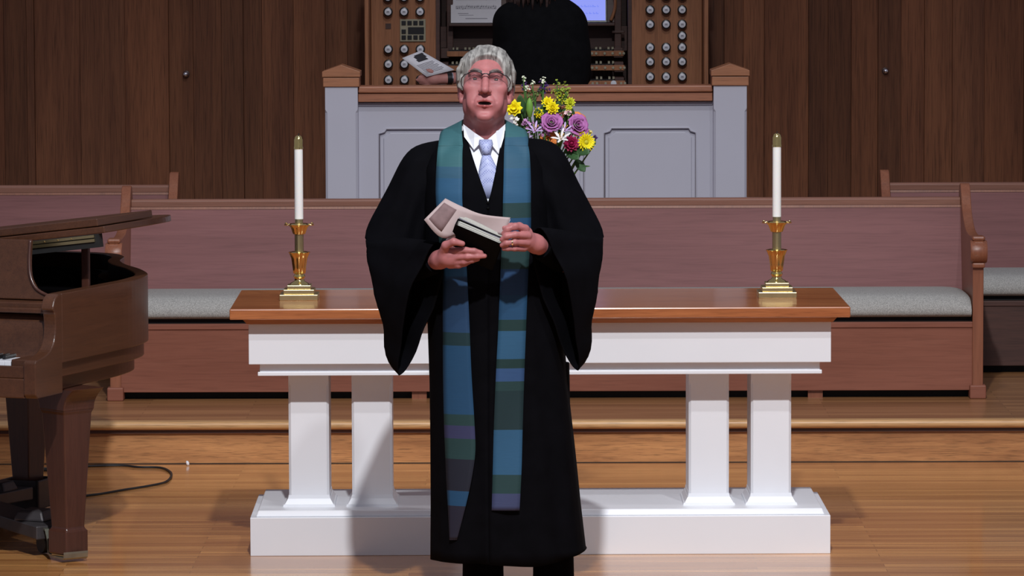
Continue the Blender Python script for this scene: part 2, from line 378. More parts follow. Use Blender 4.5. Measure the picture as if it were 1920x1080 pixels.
# ================================================================== COMMUNION TABLE
tb = thing('communion_table', 'long white communion table with a polished oak top and paired square legs', 'table', (0.004, 0.30, 0), R(0.7))
TZ = 0.845                                     # top surface
y0, y1 = -0.37, 0.37                           # tabletop depth range (local)
obj('table_top', MB().box(-1.041, 1.041, y0, y1, TZ - 0.036, TZ), M['table'], tb, bevel=0.004)
obj('top_moulding', MB().frustum((-0.985, 0.985, y0 + 0.045, y1 - 0.045), TZ - 0.055, (-1.0, 1.0, y0 + 0.03, y1 - 0.03), TZ - 0.036), M['table'], tb)
obj('apron', MB().box(-0.981, 0.981, -0.305, 0.305, 0.652, TZ - 0.055), M['white'], tb, bevel=0.002)
led = MB().box(-0.945, 0.945, -0.275, 0.275, 0.624, 0.652)
obj('apron_recess', led, M['white'], tb)
obj('apron_lip', MB().box(-0.952, 0.952, -0.285, 0.285, 0.611, 0.624), M['white'], tb, bevel=0.002)
obj('base_plinth', MB().box(-0.981, 0.981, -0.30, 0.30, 0, 0.131), M['white'], tb, bevel=0.002)
obj('base_moulding', MB().frustum((-0.963, 0.963, -0.282, 0.282), 0.131, (-0.955, 0.955, -0.274, 0.274), 0.152), M['white'], tb, bevel=0.003)
for xc in (-0.786, -0.571, 0.576, 0.788):
    hw, ya, yb, ch = 0.0685, -0.168, 0.062, 0.008
    def rect(k): return [(xc - hw + k, ya), (xc + hw - k, ya), (xc + hw, ya + k), (xc + hw, yb - k), (xc + hw - k, yb), (xc - hw + k, yb), (xc - hw, yb - k), (xc - hw, ya + k)]
    rings = [[(x, y, z) for x, y in rect(k)] for z, k in ((0.19, ch), (0.562, ch), (0.580, 0.001), (0.611, 0.001))]
    leg = obj('leg', MB().loft(rings), M['white'], tb)
    foot = MB().frustum((xc - hw - 0.020, xc + hw + 0.020, ya - 0.020, yb + 0.020), 0.152, (xc - hw - 0.018, xc + hw + 0.018, ya - 0.018, yb + 0.018), 0.160)
    foot.frustum((xc - hw - 0.014, xc + hw + 0.014, ya - 0.014, yb + 0.014), 0.160, (xc - hw - 0.004, xc + hw + 0.004, ya - 0.004, yb + 0.004), 0.178)
    foot.frustum((xc - hw - 0.003, xc + hw + 0.003, ya - 0.003, yb + 0.003), 0.178, (xc - hw - 0.001, xc + hw + 0.001, ya - 0.001, yb + 0.001), 0.190)
    obj('leg_foot_moulding', foot, M['white'], leg)

# ================================================================== CANDLESTICKS
def candlestick(px, yy, lab, lab2):
    X = (px - 1008)*(yy + 15.2)/FPX
    c = thing('candlestick', lab, 'candlestick', (X, yy, TZ), 0, 'brass candlesticks')
    bs = MB()
    for i, (h, z0, z1) in enumerate(((0.066, 0, 0.020), (0.053, 0.020, 0.036), (0.041, 0.036, 0.050))):
        bs.box(-h, h, -h, h, z0, z1)
    obj('stepped_base', bs, M['brass_dull'], c, bevel=0.002)
    obj('base_collar', MB().lathe([(0.001, 0.05), (0.034, 0.05), (0.030, 0.056), (0.018, 0.062), (0.016, 0.070), (0.021, 0.078), (0.015, 0.088), (0.001, 0.088)], 28), M['brass'], c, smooth=True, angle=50)
    def flute(r, z0, z1, k, sc):
        rings = []
        for j, (rr, z) in enumerate(r):
            rings.append([((rr*(1 + sc*math.cos(k*a)))*math.cos(a), (rr*(1 + sc*math.cos(k*a)))*math.sin(a), z) for a in [2*math.pi*q/48 for q in range(48)]])
        return MB().loft(rings)
    obj('lower_cup', flute([(0.012, 0.084), (0.020, 0.090), (0.022, 0.110), (0.026, 0.140), (0.033, 0.158), (0.036, 0.161), (0.031, 0.163), (0.014, 0.163)], 0, 0, 8, 0.06), M['brass'], c, smooth=True, angle=50)
    obj('stem', flute([(0.0145, 0.162), (0.0145, 0.224)], 0, 0, 10, 0.05), M['brass_dull'], c, smooth=True, angle=60)
    obj('upper_cup', flute([(0.014, 0.222), (0.020, 0.224), (0.027, 0.245), (0.033, 0.252), (0.036, 0.256), (0.030, 0.260), (0.017, 0.260)], 0, 0, 8, 0.05), M['brass'], c, smooth=True, angle=50)
    for s in (-1, 1):                          # little scrolled ears on the drip pan
        pts = [(s*(0.028 + 0.012*t), 0, 0.254 + 0.004*math.sin(t*3)) for t in (0, .5, 1)] + [(s*(0.044 + 0.006*math.sin(a)), 0, 0.252 - 0.006*math.cos(a) + 0.004) for a in (1.5, 2.6, 3.8)]
        obj('scroll_ear', MB().tube(pts, 0.0028, 8), M['brass'], c, smooth=True)
    obj('socket', MB().lathe([(0.001, 0.258), (0.014, 0.258), (0.0135, 0.275), (0.001, 0.275)], 24), M['brass_dull'], c, smooth=True, angle=50)
    w = thing('altar_candle', lab2, 'candle', (X, yy, TZ + 0.2752), 0, 'altar candles')
    obj('wax', MB().lathe([(0.001, 0), (0.0148, 0), (0.0150, 0.004), (0.0146, 0.245), (0.001, 0.245)], 28), M['wax'], w, smooth=True, angle=50)
    obj('follower', MB().lathe([(0.0147, 0.240), (0.0162, 0.241), (0.0162, 0.247), (0.0152, 0.250), (0.0152, 0.272), (0.0125, 0.282), (0.006, 0.287), (0.001, 0.287)], 28), M['brass'], w, smooth=True, angle=45)
    obj('wick', MB().tube([(0, 0, 0.286), (0.001, 0, 0.294)], 0.0015, 6), M['ebony'], w)
candlestick(560, 0.30, 'fluted brass candlestick at the piano end of the communion table', 'white altar candle with brass follower at the piano end of the table')
candlestick(1458, 0.34, 'fluted brass candlestick at the table end away from the piano', 'white altar candle with brass follower at the table end away from the piano')

# ================================================================== PEWS
def pew(lab, clab, xa, xb, yf, ends, group, low=True, supports=()):
    """xa..xb width, yf front of seat; ends: which ends get a carved end panel"""
    t = thing('pew', lab, 'pew', ((xa + xb)/2, yf, STEP_Z), 0, group)
    h = (xb - xa)/2
    T = 0.04
    obj('front_panel', MB().box(-h + T, h - T, 0.0, 0.022, 0.032, 0.302), M['pew_low'] if low else M['organ_dark'], t, bevel=0.002)  # rear pews: shade on the front put in as darker wood
    obj('toe_kick', MB().box(-h + T, h - T, 0.06, 0.08, 0.0, 0.05), M['black'], t)
    obj('panel_rail', MB().box(-h + T, h - T, -0.006, 0.030, 0.290, 0.312), M['pew_low'] if low else M['organ_dark'], t, bevel=0.002)  # same painted shade on the rear pews
    obj('seat', MB().box(-h + T, h - T, 0.035, 0.50, 0.300, 0.332), M['black'], t)
    obj('seat_back', MB().prism([(0.455, 0.332), (0.480, 0.332), (0.600, 0.765), (0.575, 0.765)], -h + T, h - T, 'x'), M['pew'], t)
    obj('top_rail', MB().prism([(0.566, 0.752), (0.612, 0.752), (0.614, 0.778), (0.606, 0.784), (0.572, 0.784), (0.564, 0.778)], -h + T, h - T, 'x'), M['pew_rail'], t, bevel=0.003)
    obj('back_trim', MB().prism([(0.566, 0.742), (0.575, 0.742), (0.578, 0.752), (0.568, 0.752)], -h + T, h - T, 'x'), M['pew_end'], t)
    for s in ends:
        # end board: tall behind, sweeping forward and down to a scrolled arm
        top = spline([(0.640, 0.800), (0.615, 0.835), (0.575, 0.838), (0.540, 0.805), (0.470, 0.725), (0.330, 0.668), (0.160, 0.655), (0.02, 0.660), (-0.035, 0.640)], 5)
        prof = [(0.600, 0.0), (0.640, 0.02)] + [tuple(p) for p in top] + [(-0.045, 0.60), (-0.030, 0.56), (0.0, 0.545), (0.0, 0.03), (0.0, 0.0)]
        xo = s*(h - T); xi = s*h
        e = obj('end_board', MB().prism(prof, min(xo, xi), max(xo, xi), 'x'), M['pew_end'], t, bevel=0.004)
        xc = s*(h - T/2)
        obj('scroll', MB().lathe([(0.001, -0.034), (0.044, -0.034), (0.047, -0.030), (0.047, 0.030), (0.044, 0.034), (0.001, 0.034)], 24, (xc, -0.008, 0.600), (1, 0, 0)), M['pew_end'], e, smooth=True, angle=40)
        obj('scroll_neck', MB().box(xc - 0.026, xc + 0.026, -0.035, 0.0, 0.535, 0.556), M['pew_end'], e, bevel=0.006)
        obj('arm_cap', MB().box(xc - 0.027, xc + 0.027, -0.03, 0.05, 0.645, 0.664), M['pew_end'], e, bevel=0.008)
        obj('front_post', MB().box(xc - 0.022, xc + 0.022, -0.014, 0.0, 0.05, 0.54), M['pew_end'], e, bevel=0.003)
        obj('foot_block', MB().box(xc - 0.033, xc + 0.033, -0.035, 0.05, 0.0, 0.055), M['pew_low'], e, bevel=0.005)
    for x in supports:
        obj('support_block', MB().box(x - h*0 - 0.03, x + 0.03, 0.02, 0.06, 0.0, 0.032), M['pew_end'], t)
    # cushion: rounded roll-front pad
    cu = MB(); rings = []
    L0, L1 = -h + T + 0.006, h - T - 0.006
    prof = [(0.455, 0.0), (0.452, 0.078), (0.36, 0.090), (0.18, 0.094), (0.06, 0.090), (0.012, 0.072), (-0.012, 0.040), (-0.010, 0.012), (0.01, 0.0)]
    pr = [tuple(p) for p in spline(prof, 4)]
    cy, cz = 0.25, 0.045
    n = 40
    for i in range(n + 1):
        f = i/n; x = L0 + (L1 - L0)*(0.5 - 0.5*math.cos(math.pi*f)) if i not in (0, n) else (L0 if i == 0 else L1)
        d = min(x - L0, L1 - x)
        k = 1.0 if d > 0.09 else 0.80 + 0.20*math.sqrt(max(0, 1 - (1 - d/0.09)**2))
        rings.append([(x, y, max(0.0, z*k) ) for y, z in pr])
    cu.loft(rings)
    cobj = obj('pew_cushion', cu, M['cushion'], None, smooth=True, angle=60)
    cobj.location = ((xa + xb)/2, yf, STEP_Z + 0.3325)
    tag(cobj, clab, 'cushion', group + ' cushions')
    return t
pew('long cherry wood pew with mauve-brown back panel standing behind the communion table', 'long grey tweed cushion on the pew behind the communion table',
    -1.745, 1.815, 3.22, (-1, 1), 'choir pews', supports=(-1.02, -0.52, 0.64, 1.10))
pew('cherry wood pew against the plank wall, partly hidden behind the grand piano', 'grey cushion on the rear pew behind the grand piano', -4.4, -1.58, 4.17, (1,), 'rear pews', low=False)
pew('cherry wood pew against the plank wall, past the scrolled arm away from the piano', 'grey cushion on the rear pew away from the piano', 1.51, 4.4, 4.17, (-1,), 'rear pews', low=False)

# ================================================================== WHITE ORGAN SCREEN
YS = 5.10
def sx(px, Y=YS): return (px - 1008)*(Y + 15.2)/FPX
def sz(py, Y=YS): return CAM.z - (py + 200)*(Y + 15.2)/FPX
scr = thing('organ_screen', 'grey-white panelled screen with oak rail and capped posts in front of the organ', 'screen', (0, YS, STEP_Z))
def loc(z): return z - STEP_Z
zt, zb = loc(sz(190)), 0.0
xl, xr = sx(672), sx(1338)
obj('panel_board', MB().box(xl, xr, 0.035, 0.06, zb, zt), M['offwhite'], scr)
# frame of stiles and rails with three notched openings
ops = [(sx(711), sx(882)), (sx(915), sx(1097)), (sx(1134), sx(1307))]
ztop, zbot = loc(sz(239)), 0.10
def opening(a, b_):
    n1, n2 = 0.022, 0.012
    return [(a, zbot), (a, ztop - 0.024), (a + 0.010, ztop - 0.018), (a + 0.024, ztop - 0.014), (a + 0.030, ztop - 0.004), (a + 0.034, ztop),
            (b_ - 0.034, ztop), (b_ - 0.030, ztop - 0.004), (b_ - 0.024, ztop - 0.014), (b_ - 0.010, ztop - 0.018), (b_, ztop - 0.024), (b_, zbot)]
cuts = [xl] + [v for o in ops for v in o] + [xr]
for i in range(0, len(cuts), 2):
    obj('stile', MB().box(cuts[i], cuts[i+1], 0.018, 0.0349, zb, zt), M['offwhite'], scr)
for a, b_ in ops:
    o_ = opening(a, b_)
    obj('top_frame', MB().prism(o_[1:-1] + [(b_, zt), (a, zt)], 0.018, 0.0349, 'y'), M['offwhite'], scr)
    obj('bottom_frame', MB().box(a, b_, 0.018, 0.0349, zb, zbot), M['offwhite'], scr)
    # bead moulding round the opening and a raised field
    path = [(x, 0.020, z) for x, z in o_]
    obj('panel_bead', MB().tube(path, 0.0055, 8), M['offwhite'], scr, smooth=True)
    m = 0.020
    f = MB().prism([(a + m, zbot), (a + m, ztop - 0.044), (a + 0.05, ztop - m), (b_ - 0.05, ztop - m), (b_ - m, ztop - 0.044), (b_ - m, zbot)], 0.027, 0.036, 'y')
    obj('raised_field', f, M['offwhite'], scr, bevel=0.004)
obj('cornice', MB().box(xl, xr, 0.006, 0.034, zt - 0.016, zt), M['offwhite'], scr, bevel=0.004)
zr0, zr1 = loc(sz(188.5)), loc(sz(159))
obj('top_rail', MB().box(xl + 0.003, xr - 0.003, -0.030, 0.09, zr0, zr0 + (zr1 - zr0)*0.56), M['rail'], scr, bevel=0.003)
obj('rail_cap', MB().box(xl + 0.003, xr - 0.003, -0.045, 0.105, zr0 + (zr1 - zr0)*0.58, zr1), M['rail'], scr, bevel=0.006)
for pa, pb in ((612, 673), (1338, 1400)):
    a, b_ = sx(pa), sx(pb); zc = loc(sz(159)); ych = loc(sz(205))
    mid = (a + b_)/2; w = (b_ - a)/2
    def prof(k): return [(a + k, -0.075), (b_ - k, -0.075), (b_, -0.075 + k), (b_, 0.07), (a, 0.07), (a, -0.075 + k)]
    post = obj('post', MB().loft([[(x, y, z) for x, y in prof(k)] for z, k in ((0, .010), (ych - 0.006, .010), (ych + 0.008, .001), (zc, .001))]), M['offwhite'], scr)
    cp = MB().box(a - 0.008, b_ + 0.008, -0.085, 0.08, zc, zc + 0.041)
    obj('cap_block', cp, M['cap'], post, bevel=0.003)
    g = MB().prism([(a - 0.012, zc + 0.044), (b_ + 0.012, zc + 0.044), (b_ + 0.012, zc + 0.068), (mid, zc + 0.098), (a - 0.012, zc + 0.068)], -0.09, 0.085, 'y')
    obj('gable_cap', g, M['cap'], post, bevel=0.002)
# ================================================================== ORGAN CONSOLE
YO = 6.80
OZ = 0.50
def ox(px): return (px - 1008)*(YO + 15.2)/FPX
def oz(py): return CAM.z - (py + 200)*(YO + 15.2)/FPX - OZ
org = thing('organ_console', 'oak organ console with drawknob stop jambs and three keyboards behind the white screen', 'organ', (0, YO, OZ))
oL, oR, jL, jR = ox(697), ox(1318), ox(819), ox(1186)
ZT = 1.42
obj('left_case', MB().box(oL - 0.02, oL, -0.25, 0.55, 0, ZT), M['organ'], org, bevel=0.003)
obj('right_case', MB().box(oR, oR + 0.02, -0.25, 0.55, 0, ZT), M['organ'], org, bevel=0.003)
obj('case_back', MB().box(oL, oR, 0.50, 0.55, 0, ZT), M['organ_dark'], org)
obj('case_top', MB().box(oL - 0.04, oR + 0.04, -0.05, 0.57, ZT, ZT + 0.03), M['organ'], org, bevel=0.004)
ja = obj('stop_jamb', MB().box(oL + 0.002, jL, 0.0, 0.03, 0.30, ZT), M['organ'], org, bevel=0.002)
jb = obj('stop_jamb', MB().box(jR, oR - 0.002, 0.0, 0.03, 0.30, ZT), M['organ'], org, bevel=0.002)
obj('jamb_return', MB().box(jL, jL + 0.018, 0.0, 0.48, 0.30, ZT), M['organ_dark'], org)
obj('jamb_return', MB().box(jR - 0.018, jR, 0.0, 0.48, 0.30, ZT), M['organ_dark'], org)
obj('knee_panel', MB().box(oL, oR, 0.20, 0.22, 0.0, 0.62), M['organ_dark'], org)
# drawknobs
kn = MB(); kn.lathe([(0.001, 0), (0.009, 0), (0.009, -0.028 + 0.05), (0.022, 0.024), (0.0235, 0.030), (0.022, 0.036), (0.0165, 0.038), (0.001, 0.038)], 20, ax=(0, -1, 0))
fc = MB(); fc.lathe([(0.001, 0.036), (0.0168, 0.036), (0.0162, 0.0405), (0.010, 0.042), (0.001, 0.0424)], 20, ax=(0, -1, 0))
ln = MB().box(-0.007, 0.007, -0.0431, -0.042, -0.0035, -0.0012).box(-0.006, 0.006, -0.0431, -0.042, 0.0012, 0.0035)
k0 = f0 = l0 = None
spots = [(ja, x, y) for y in (-60, -33, -7, 20, 90, 118, 147) for x in (730, 760, 790)] + \
        [(jb, x, y) for y in (-60, -33, -8, 18, 45, 88, 115, 143) for x in (1220, 1250, 1280)] + [(jb, 1280, 66.5)]
for par, px, py in spots:
    L_ = (ox(px), 0.0, oz(py))
    if k0 is None:
        k0 = obj('drawknob', kn, M['ebony'], par, smooth=True, angle=40); f0 = obj('knob_face', fc, M['knob_face'], k0, smooth=True, angle=40)
        l0 = obj('knob_lettering', ln, M['print'], k0); k0.location = L_
    else:
        q = dup(k0, par, L_); dup(f0, q); dup(l0, q)
obj('blank_socket', MB().box(ox(725), ox(735), -0.004, 0.0, oz(52), oz(42)), M['organ_dark'], ja)
pl = obj('control_plate', MB().box(ox(752), ox(800), -0.010, 0.0, oz(76), oz(34)), M['panel_face'], ja, bevel=0.002)
for r_, cols in ((41, (759, 770, 781, 792)), (57, (759,)), (68, (759, 770, 781, 792))):
    for px in cols: obj('push_button', MB().box(ox(px - 4), ox(px + 4), -0.016, -0.010, oz(r_ + 4), oz(r_ - 4)), M['ebony'], pl, bevel=0.001)
obj('display_window', MB().box(ox(767), ox(797), -0.013, -0.010, oz(62), oz(49)), M['ebony'], pl)
# keyboards (three manuals stepping back and up)
for i, (ya, yb_) in enumerate(((146, 154), (120, 136), (97, 106))):
    z = oz((150, 123, 98)[i]); y = (-0.12, 0.02, 0.16)[i]
    mn = obj('manual_rail', MB().box(jL + 0.05, jR - 0.035, y - 0.012, y, z - 0.022, z + 0.004), M['organ'], org, bevel=0.002)
    ks = MB(); nk = 40; x0 = jL + 0.06; x1 = jR - 0.09; w = (x1 - x0)/nk
    for k in range(nk): ks.box(x0 + k*w + 0.0006, x0 + (k+1)*w - 0.0006, y, y + 0.12, z - 0.005, z + 0.010)
    kk = obj('natural_keys', ks, M['ebony'], mn)
    kk['kind'] = 'stuff'
    sh = MB()
    for k in range(nk):
        if k % 7 not in (2, 6): sh.box(x0 + (k+1)*w - 0.005, x0 + (k+1)*w + 0.005, y + 0.04, y + 0.12, z + 0.010, z + 0.020)
    so = obj('sharp_keys', sh, M['panel_face'], mn); so['kind'] = 'stuff'
    obj('key_cheek', MB().box(jR - 0.085, jR - 0.04, y - 0.005, y + 0.14, z - 0.03, z + 0.018), M['organ_dark'], mn, bevel=0.002)
    obj('key_cheek', MB().box(jL + 0.02, jL + 0.06, y - 0.005, y + 0.14, z - 0.03, z + 0.018), M['organ_dark'], mn, bevel=0.002)
    for px in (1112, 1120, 1136, 1151, 1165, 1172):
        r = 0.007 if not (i == 0 and px == 1151) else 0.015
        obj('thumb_piston', MB().lathe([(0.001, 0), (r, 0), (r*0.9, 0.006), (0.001, 0.007)], 12, (ox(px), y - 0.012, z - 0.009), (0, -1, 0)), M['ivory'] if r > 0.01 else M['panel_face'], mn, smooth=True, angle=40)
# music desk
zd = oz(44)
dk = obj('music_desk', MB().prism([(0.20, zd), (0.215, zd), (0.33, zd + 0.34), (0.315, zd + 0.34)], jL + 0.06, jR - 0.08, 'x'), M['organ_dark'], org, bevel=0.002)
obj('desk_ledge', MB().box(jL + 0.06, jR - 0.08, 0.13, 0.215, zd - 0.014, zd), M['organ_dark'], dk, bevel=0.003)
obj('desk_support', MB().box(ox(1155), ox(1168), 0.20, 0.24, oz(96), zd + 0.15), M['organ_dark'], dk, bevel=0.003)
obj('desk_support', MB().box(ox(838), ox(850), 0.20, 0.24, oz(96), zd + 0.15), M['organ_dark'], dk, bevel=0.003)
obj('support_collar', MB().box(ox(1150), ox(1174), 0.19, 0.25, oz(64), oz(59)), M['organ_dark'], dk, bevel=0.003)
obj('inner_panel', MB().box(jL + 0.018, jR - 0.018, 0.30, 0.32, oz(98), zd - 0.02), M['organ_dark'], org)
obj('curved_bracket', MB().tube(spline([(ox(1148), 0.19, oz(40)), (ox(1156), 0.19, oz(15)), (ox(1154), 0.19, oz(-15)), (ox(1142), 0.19, oz(-40))], 6), 0.008, 8), M['organ'], dk, smooth=True)
# sheet music and tablet standing on the desk ledge
tilt = math.atan(0.115/0.34)
def desk_item(name, lab, cat, pa, pb, hgt, mats):
    t = thing(name, lab, cat, (ox((pa + pb)/2), YO + 0.170, OZ + zd + 0.0005))
    t.rotation_euler = (-tilt, 0, 0)
    return t, (ox(pb) - ox(pa))/2
sm, hw = desk_item('sheet_music', 'printed sheet music standing on the organ music desk', 'sheet music', 846, 941, 0.3, None)
obj('page', MB().box(-hw, hw, 0, 0.003, 0.002, 0.30), M['paper'], sm)
st = MB(); rnd = random.Random(3)
for r_ in range(5):
    zc = 0.072 + 0.046*r_
    for k in range(4): st.box(-hw*0.8, hw*0.8, -0.0006, 0, zc + k*0.005, zc + k*0.005 + 0.0011)
    st.box(-hw*0.8, -hw*0.8 + 0.0015, -0.0006, 0, zc, zc + 0.016); st.box(hw*0.8 - 0.0015, hw*0.8, -0.0006, 0, zc, zc + 0.016)
    x = -hw*0.76
    while x < hw*0.76:
        z = zc + rnd.uniform(-0.002, 0.014); st.box(x, x + 0.004, -0.0008, -0.0001, z, z + 0.0035); st.box(x + 0.0035, x + 0.0045, -0.0008, -0.0001, z, z + 0.011); x += rnd.uniform(0.006, 0.013)
st.box(-hw*0.72, -hw*0.3, -0.0006, 0, 0.048, 0.050); st.box(-hw*0.68, -hw*0.1, -0.0006, 0, 0.040, 0.0415); st.box(-hw*0.42, hw*0.45, -0.0006, 0, 0.022, 0.0245)
obj('music_print', st, M['print'], sm)['kind'] = 'stuff'
tbk, hw = desk_item('tablet', 'glowing blue tablet screen showing music on the organ desk', 'tablet', 1038, 1141, 0.3, None)
obj('tablet_body', MB().box(-hw, hw, 0, 0.008, 0.0, 0.30), M['ebony'], tbk, bevel=0.003)
obj('tablet_screen', MB().box(-hw + 0.008, hw - 0.008, -0.0006, 0.0002, 0.012, 0.29), M['screen'], tbk)
st = MB()
for r_ in range(7):
    zc = 0.045 + 0.036*r_
    x = -hw*0.75
    while x < hw*0.72:
        w_ = rnd.uniform(0.006, 0.02); st.box(x, x + w_, -0.0012, -0.0007, zc, zc + 0.0028); st.box(x, x + w_*0.5, -0.0012, -0.0007, zc + 0.006, zc + 0.0085); x += w_ + rnd.uniform(0.002, 0.007)
mpr, ntp, bp_ = new_mat('screen_print'); bp_.inputs['Base Color'].default_value = (0.1, 0.15, 0.5, 1); bp_.inputs['Emission Color'].default_value = (0.13, 0.2, 0.85, 1); bp_.inputs['Emission Strength'].default_value = 0.8
obj('screen_print', st, mpr, tbk)['kind'] = 'stuff'
bn = thing('organ_bench', 'plain oak organ bench under the organist, behind the white screen', 'bench', (0.05, 6.05, OZ))
obj('bench_seat', MB().box(-0.55, 0.55, -0.16, 0.16, 0.468, 0.505), M['organ'], bn, bevel=0.004)
for x in (-0.5, 0.5): obj('bench_side', MB().box(x - 0.02, x + 0.02, -0.15, 0.15, 0, 0.468), M['organ'], bn)

# ================================================================== SIGNED-DISTANCE MODELLING (for bodies)
class Field:
    def __init__(s, xs, ys, zs):
        s.xs, s.ys, s.zs = [np.asarray(a, np.float32) for a in (xs, ys, zs)]
        s.F = np.full((len(s.xs), len(s.ys), len(s.zs)), 0.03, np.float32)
    def _sl(s, lo, hi):
        r = []
        for a, l, h in zip((s.xs, s.ys, s.zs), lo, hi):
            i, j = np.searchsorted(a, l), np.searchsorted(a, h)
            r.append(slice(max(i-1, 0), min(j+1, len(a))))
        return tuple(r)
    def _apply(s, sl, d, k, op):
        A = s.F[sl]
        if op == 'u':
            if k > 0:
                h = np.maximum(k - np.abs(A - d), 0)/k; s.F[sl] = np.minimum(A, d) - h*h*k*0.25
            else: s.F[sl] = np.minimum(A, d)
        else:
            d = -d
            h = np.maximum(k - np.abs(A - d), 0)/max(k, 1e-6); s.F[sl] = np.maximum(A, d) + h*h*k*0.25
    def _grid(s, sl):
        return np.meshgrid(s.xs[sl[0]], s.ys[sl[1]], s.zs[sl[2]], indexing='ij', sparse=True)
    def ell(s, c, r, k=0.02, op='u', rot=None):
        c = np.array(c, float); m = max(r) + 0.035 + k
        sl = s._sl(c - m, c + m); X, Y, Z = s._grid(sl)
        if s.F[sl].size == 0: return
        X, Y, Z = X - c[0], Y - c[1], Z - c[2]
        if rot is not None:
            q = np.array(rot); X, Y, Z = (q[0,0]*X + q[1,0]*Y + q[2,0]*Z, q[0,1]*X + q[1,1]*Y + q[2,1]*Z, q[0,2]*X + q[1,2]*Y + q[2,2]*Z)
        a, b_, g = r
        k0 = np.sqrt((X/a)**2 + (Y/b_)**2 + (Z/g)**2); k1 = np.sqrt((X/a**2)**2 + (Y/b_**2)**2 + (Z/g**2)**2) + 1e-9
        s._apply(sl, k0*(k0 - 1)/k1, k, op)
    def cap(s, a, b_, ra, rb, k=0.01, op='u'):
        a, b_ = np.array(a, float), np.array(b_, float); m = max(ra, rb) + 0.035 + k
        sl = s._sl(np.minimum(a, b_) - m, np.maximum(a, b_) + m); X, Y, Z = s._grid(sl)
        if s.F[sl].size == 0: return
        d = b_ - a; L2 = float(d @ d) + 1e-12
        t = np.clip(((X - a[0])*d[0] + (Y - a[1])*d[1] + (Z - a[2])*d[2])/L2, 0, 1)
        dist = np.sqrt((X - a[0] - t*d[0])**2 + (Y - a[1] - t*d[1])**2 + (Z - a[2] - t*d[2])**2) - (ra + (rb - ra)*t)
        s._apply(sl, dist, k, op)
    def chain(s, pts, rs, k=0.004):
        for i in range(len(pts)-1): s.cap(pts[i], pts[i+1], rs[i], rs[i+1], k)
    def mesh(s):
        F = s.F; S = F < 0
        n = [d - 1 for d in F.shape]
        cnt = np.zeros(n, np.uint8)
        for dx in (0, 1):
            for dy in (0, 1):
                for dz in (0, 1): cnt += S[dx:dx+n[0], dy:dy+n[1], dz:dz+n[2]]
        act = (cnt > 0) & (cnt < 8)
        I = np.argwhere(act); idx = np.full(n, -1, np.int32); idx[act] = np.arange(len(I))
        off = np.array([(a, b_, c) for a in (0, 1) for b_ in (0, 1) for c in (0, 1)])
        G = I[:, None, :] + off[None]
        V = F[G[..., 0], G[..., 1], G[..., 2]]
        Pc = np.stack([s.xs[G[..., 0]], s.ys[G[..., 1]], s.zs[G[..., 2]]], -1)
        acc = np.zeros((len(I), 3)); w = np.zeros(len(I))
        for e in range(8):
            for b_ in (1, 2, 4):
                if e & b_: continue
                f = e | b_; va, vb = V[:, e], V[:, f]
                cr = (va < 0) != (vb < 0)
                t = np.where(cr, va/(va - vb + 1e-12), 0)
                acc += np.where(cr[:, None], Pc[:, e] + (Pc[:, f] - Pc[:, e])*t[:, None], 0); w += cr
        verts = acc/w[:, None]
        faces = []
        for ax in range(3):
            o1, o2 = [(1, 2), (2, 0), (0, 1)][ax]
            A = [slice(None)]*3; B = [slice(None)]*3; A[ax] = slice(0, -1); B[ax] = slice(1, None)
            sa, sb = S[tuple(A)], S[tuple(B)]
            E = np.argwhere(sa != sb)
            ok = (E[:, o1] > 0) & (E[:, o2] > 0) & (E[:, o1] < n[o1]) & (E[:, o2] < n[o2]); E = E[ok]
            inside = sa[E[:, 0], E[:, 1], E[:, 2]]
            q = []
            for (d1, d2) in ((0, 0), (1, 0), (1, 1), (0, 1)):
                C = E.copy(); C[:, o1] -= d1; C[:, o2] -= d2
                q.append(idx[C[:, 0], C[:, 1], C[:, 2]])
            q = np.stack(q, 1); q[~inside] = q[~inside][:, ::-1]
            faces.append(q)
        return verts, np.concatenate(faces)
def field_obj(name, field, mats, parent=None, matfn=None, smooth_it=2):
    v, f = field.mesh()
    me = bpy.data.meshes.new(name)
    me.vertices.add(len(v)); me.vertices.foreach_set('co', v.astype(np.float32).ravel())
    me.loops.add(len(f)*4); me.loops.foreach_set('vertex_index', f.astype(np.int32).ravel())
    me.polygons.add(len(f)); me.polygons.foreach_set('loop_start', np.arange(0, len(f)*4, 4, dtype=np.int32))
    me.update(calc_edges=True); me.validate()
    for m in (mats if isinstance(mats, list) else [mats]): me.materials.append(m)
    if matfn is not None:
        fc_ = v[f].mean(1); me.polygons.foreach_set('material_index', matfn(fc_).astype(np.int32))
    me.polygons.foreach_set('use_smooth', np.ones(len(f), bool))
    o = bpy.data.objects.new(name, me); COL.objects.link(o)
    if parent: o.parent = parent
    if smooth_it:
        m = o.modifiers.new('sm', 'SMOOTH'); m.factor = 0.5; m.iterations = smooth_it
    return o

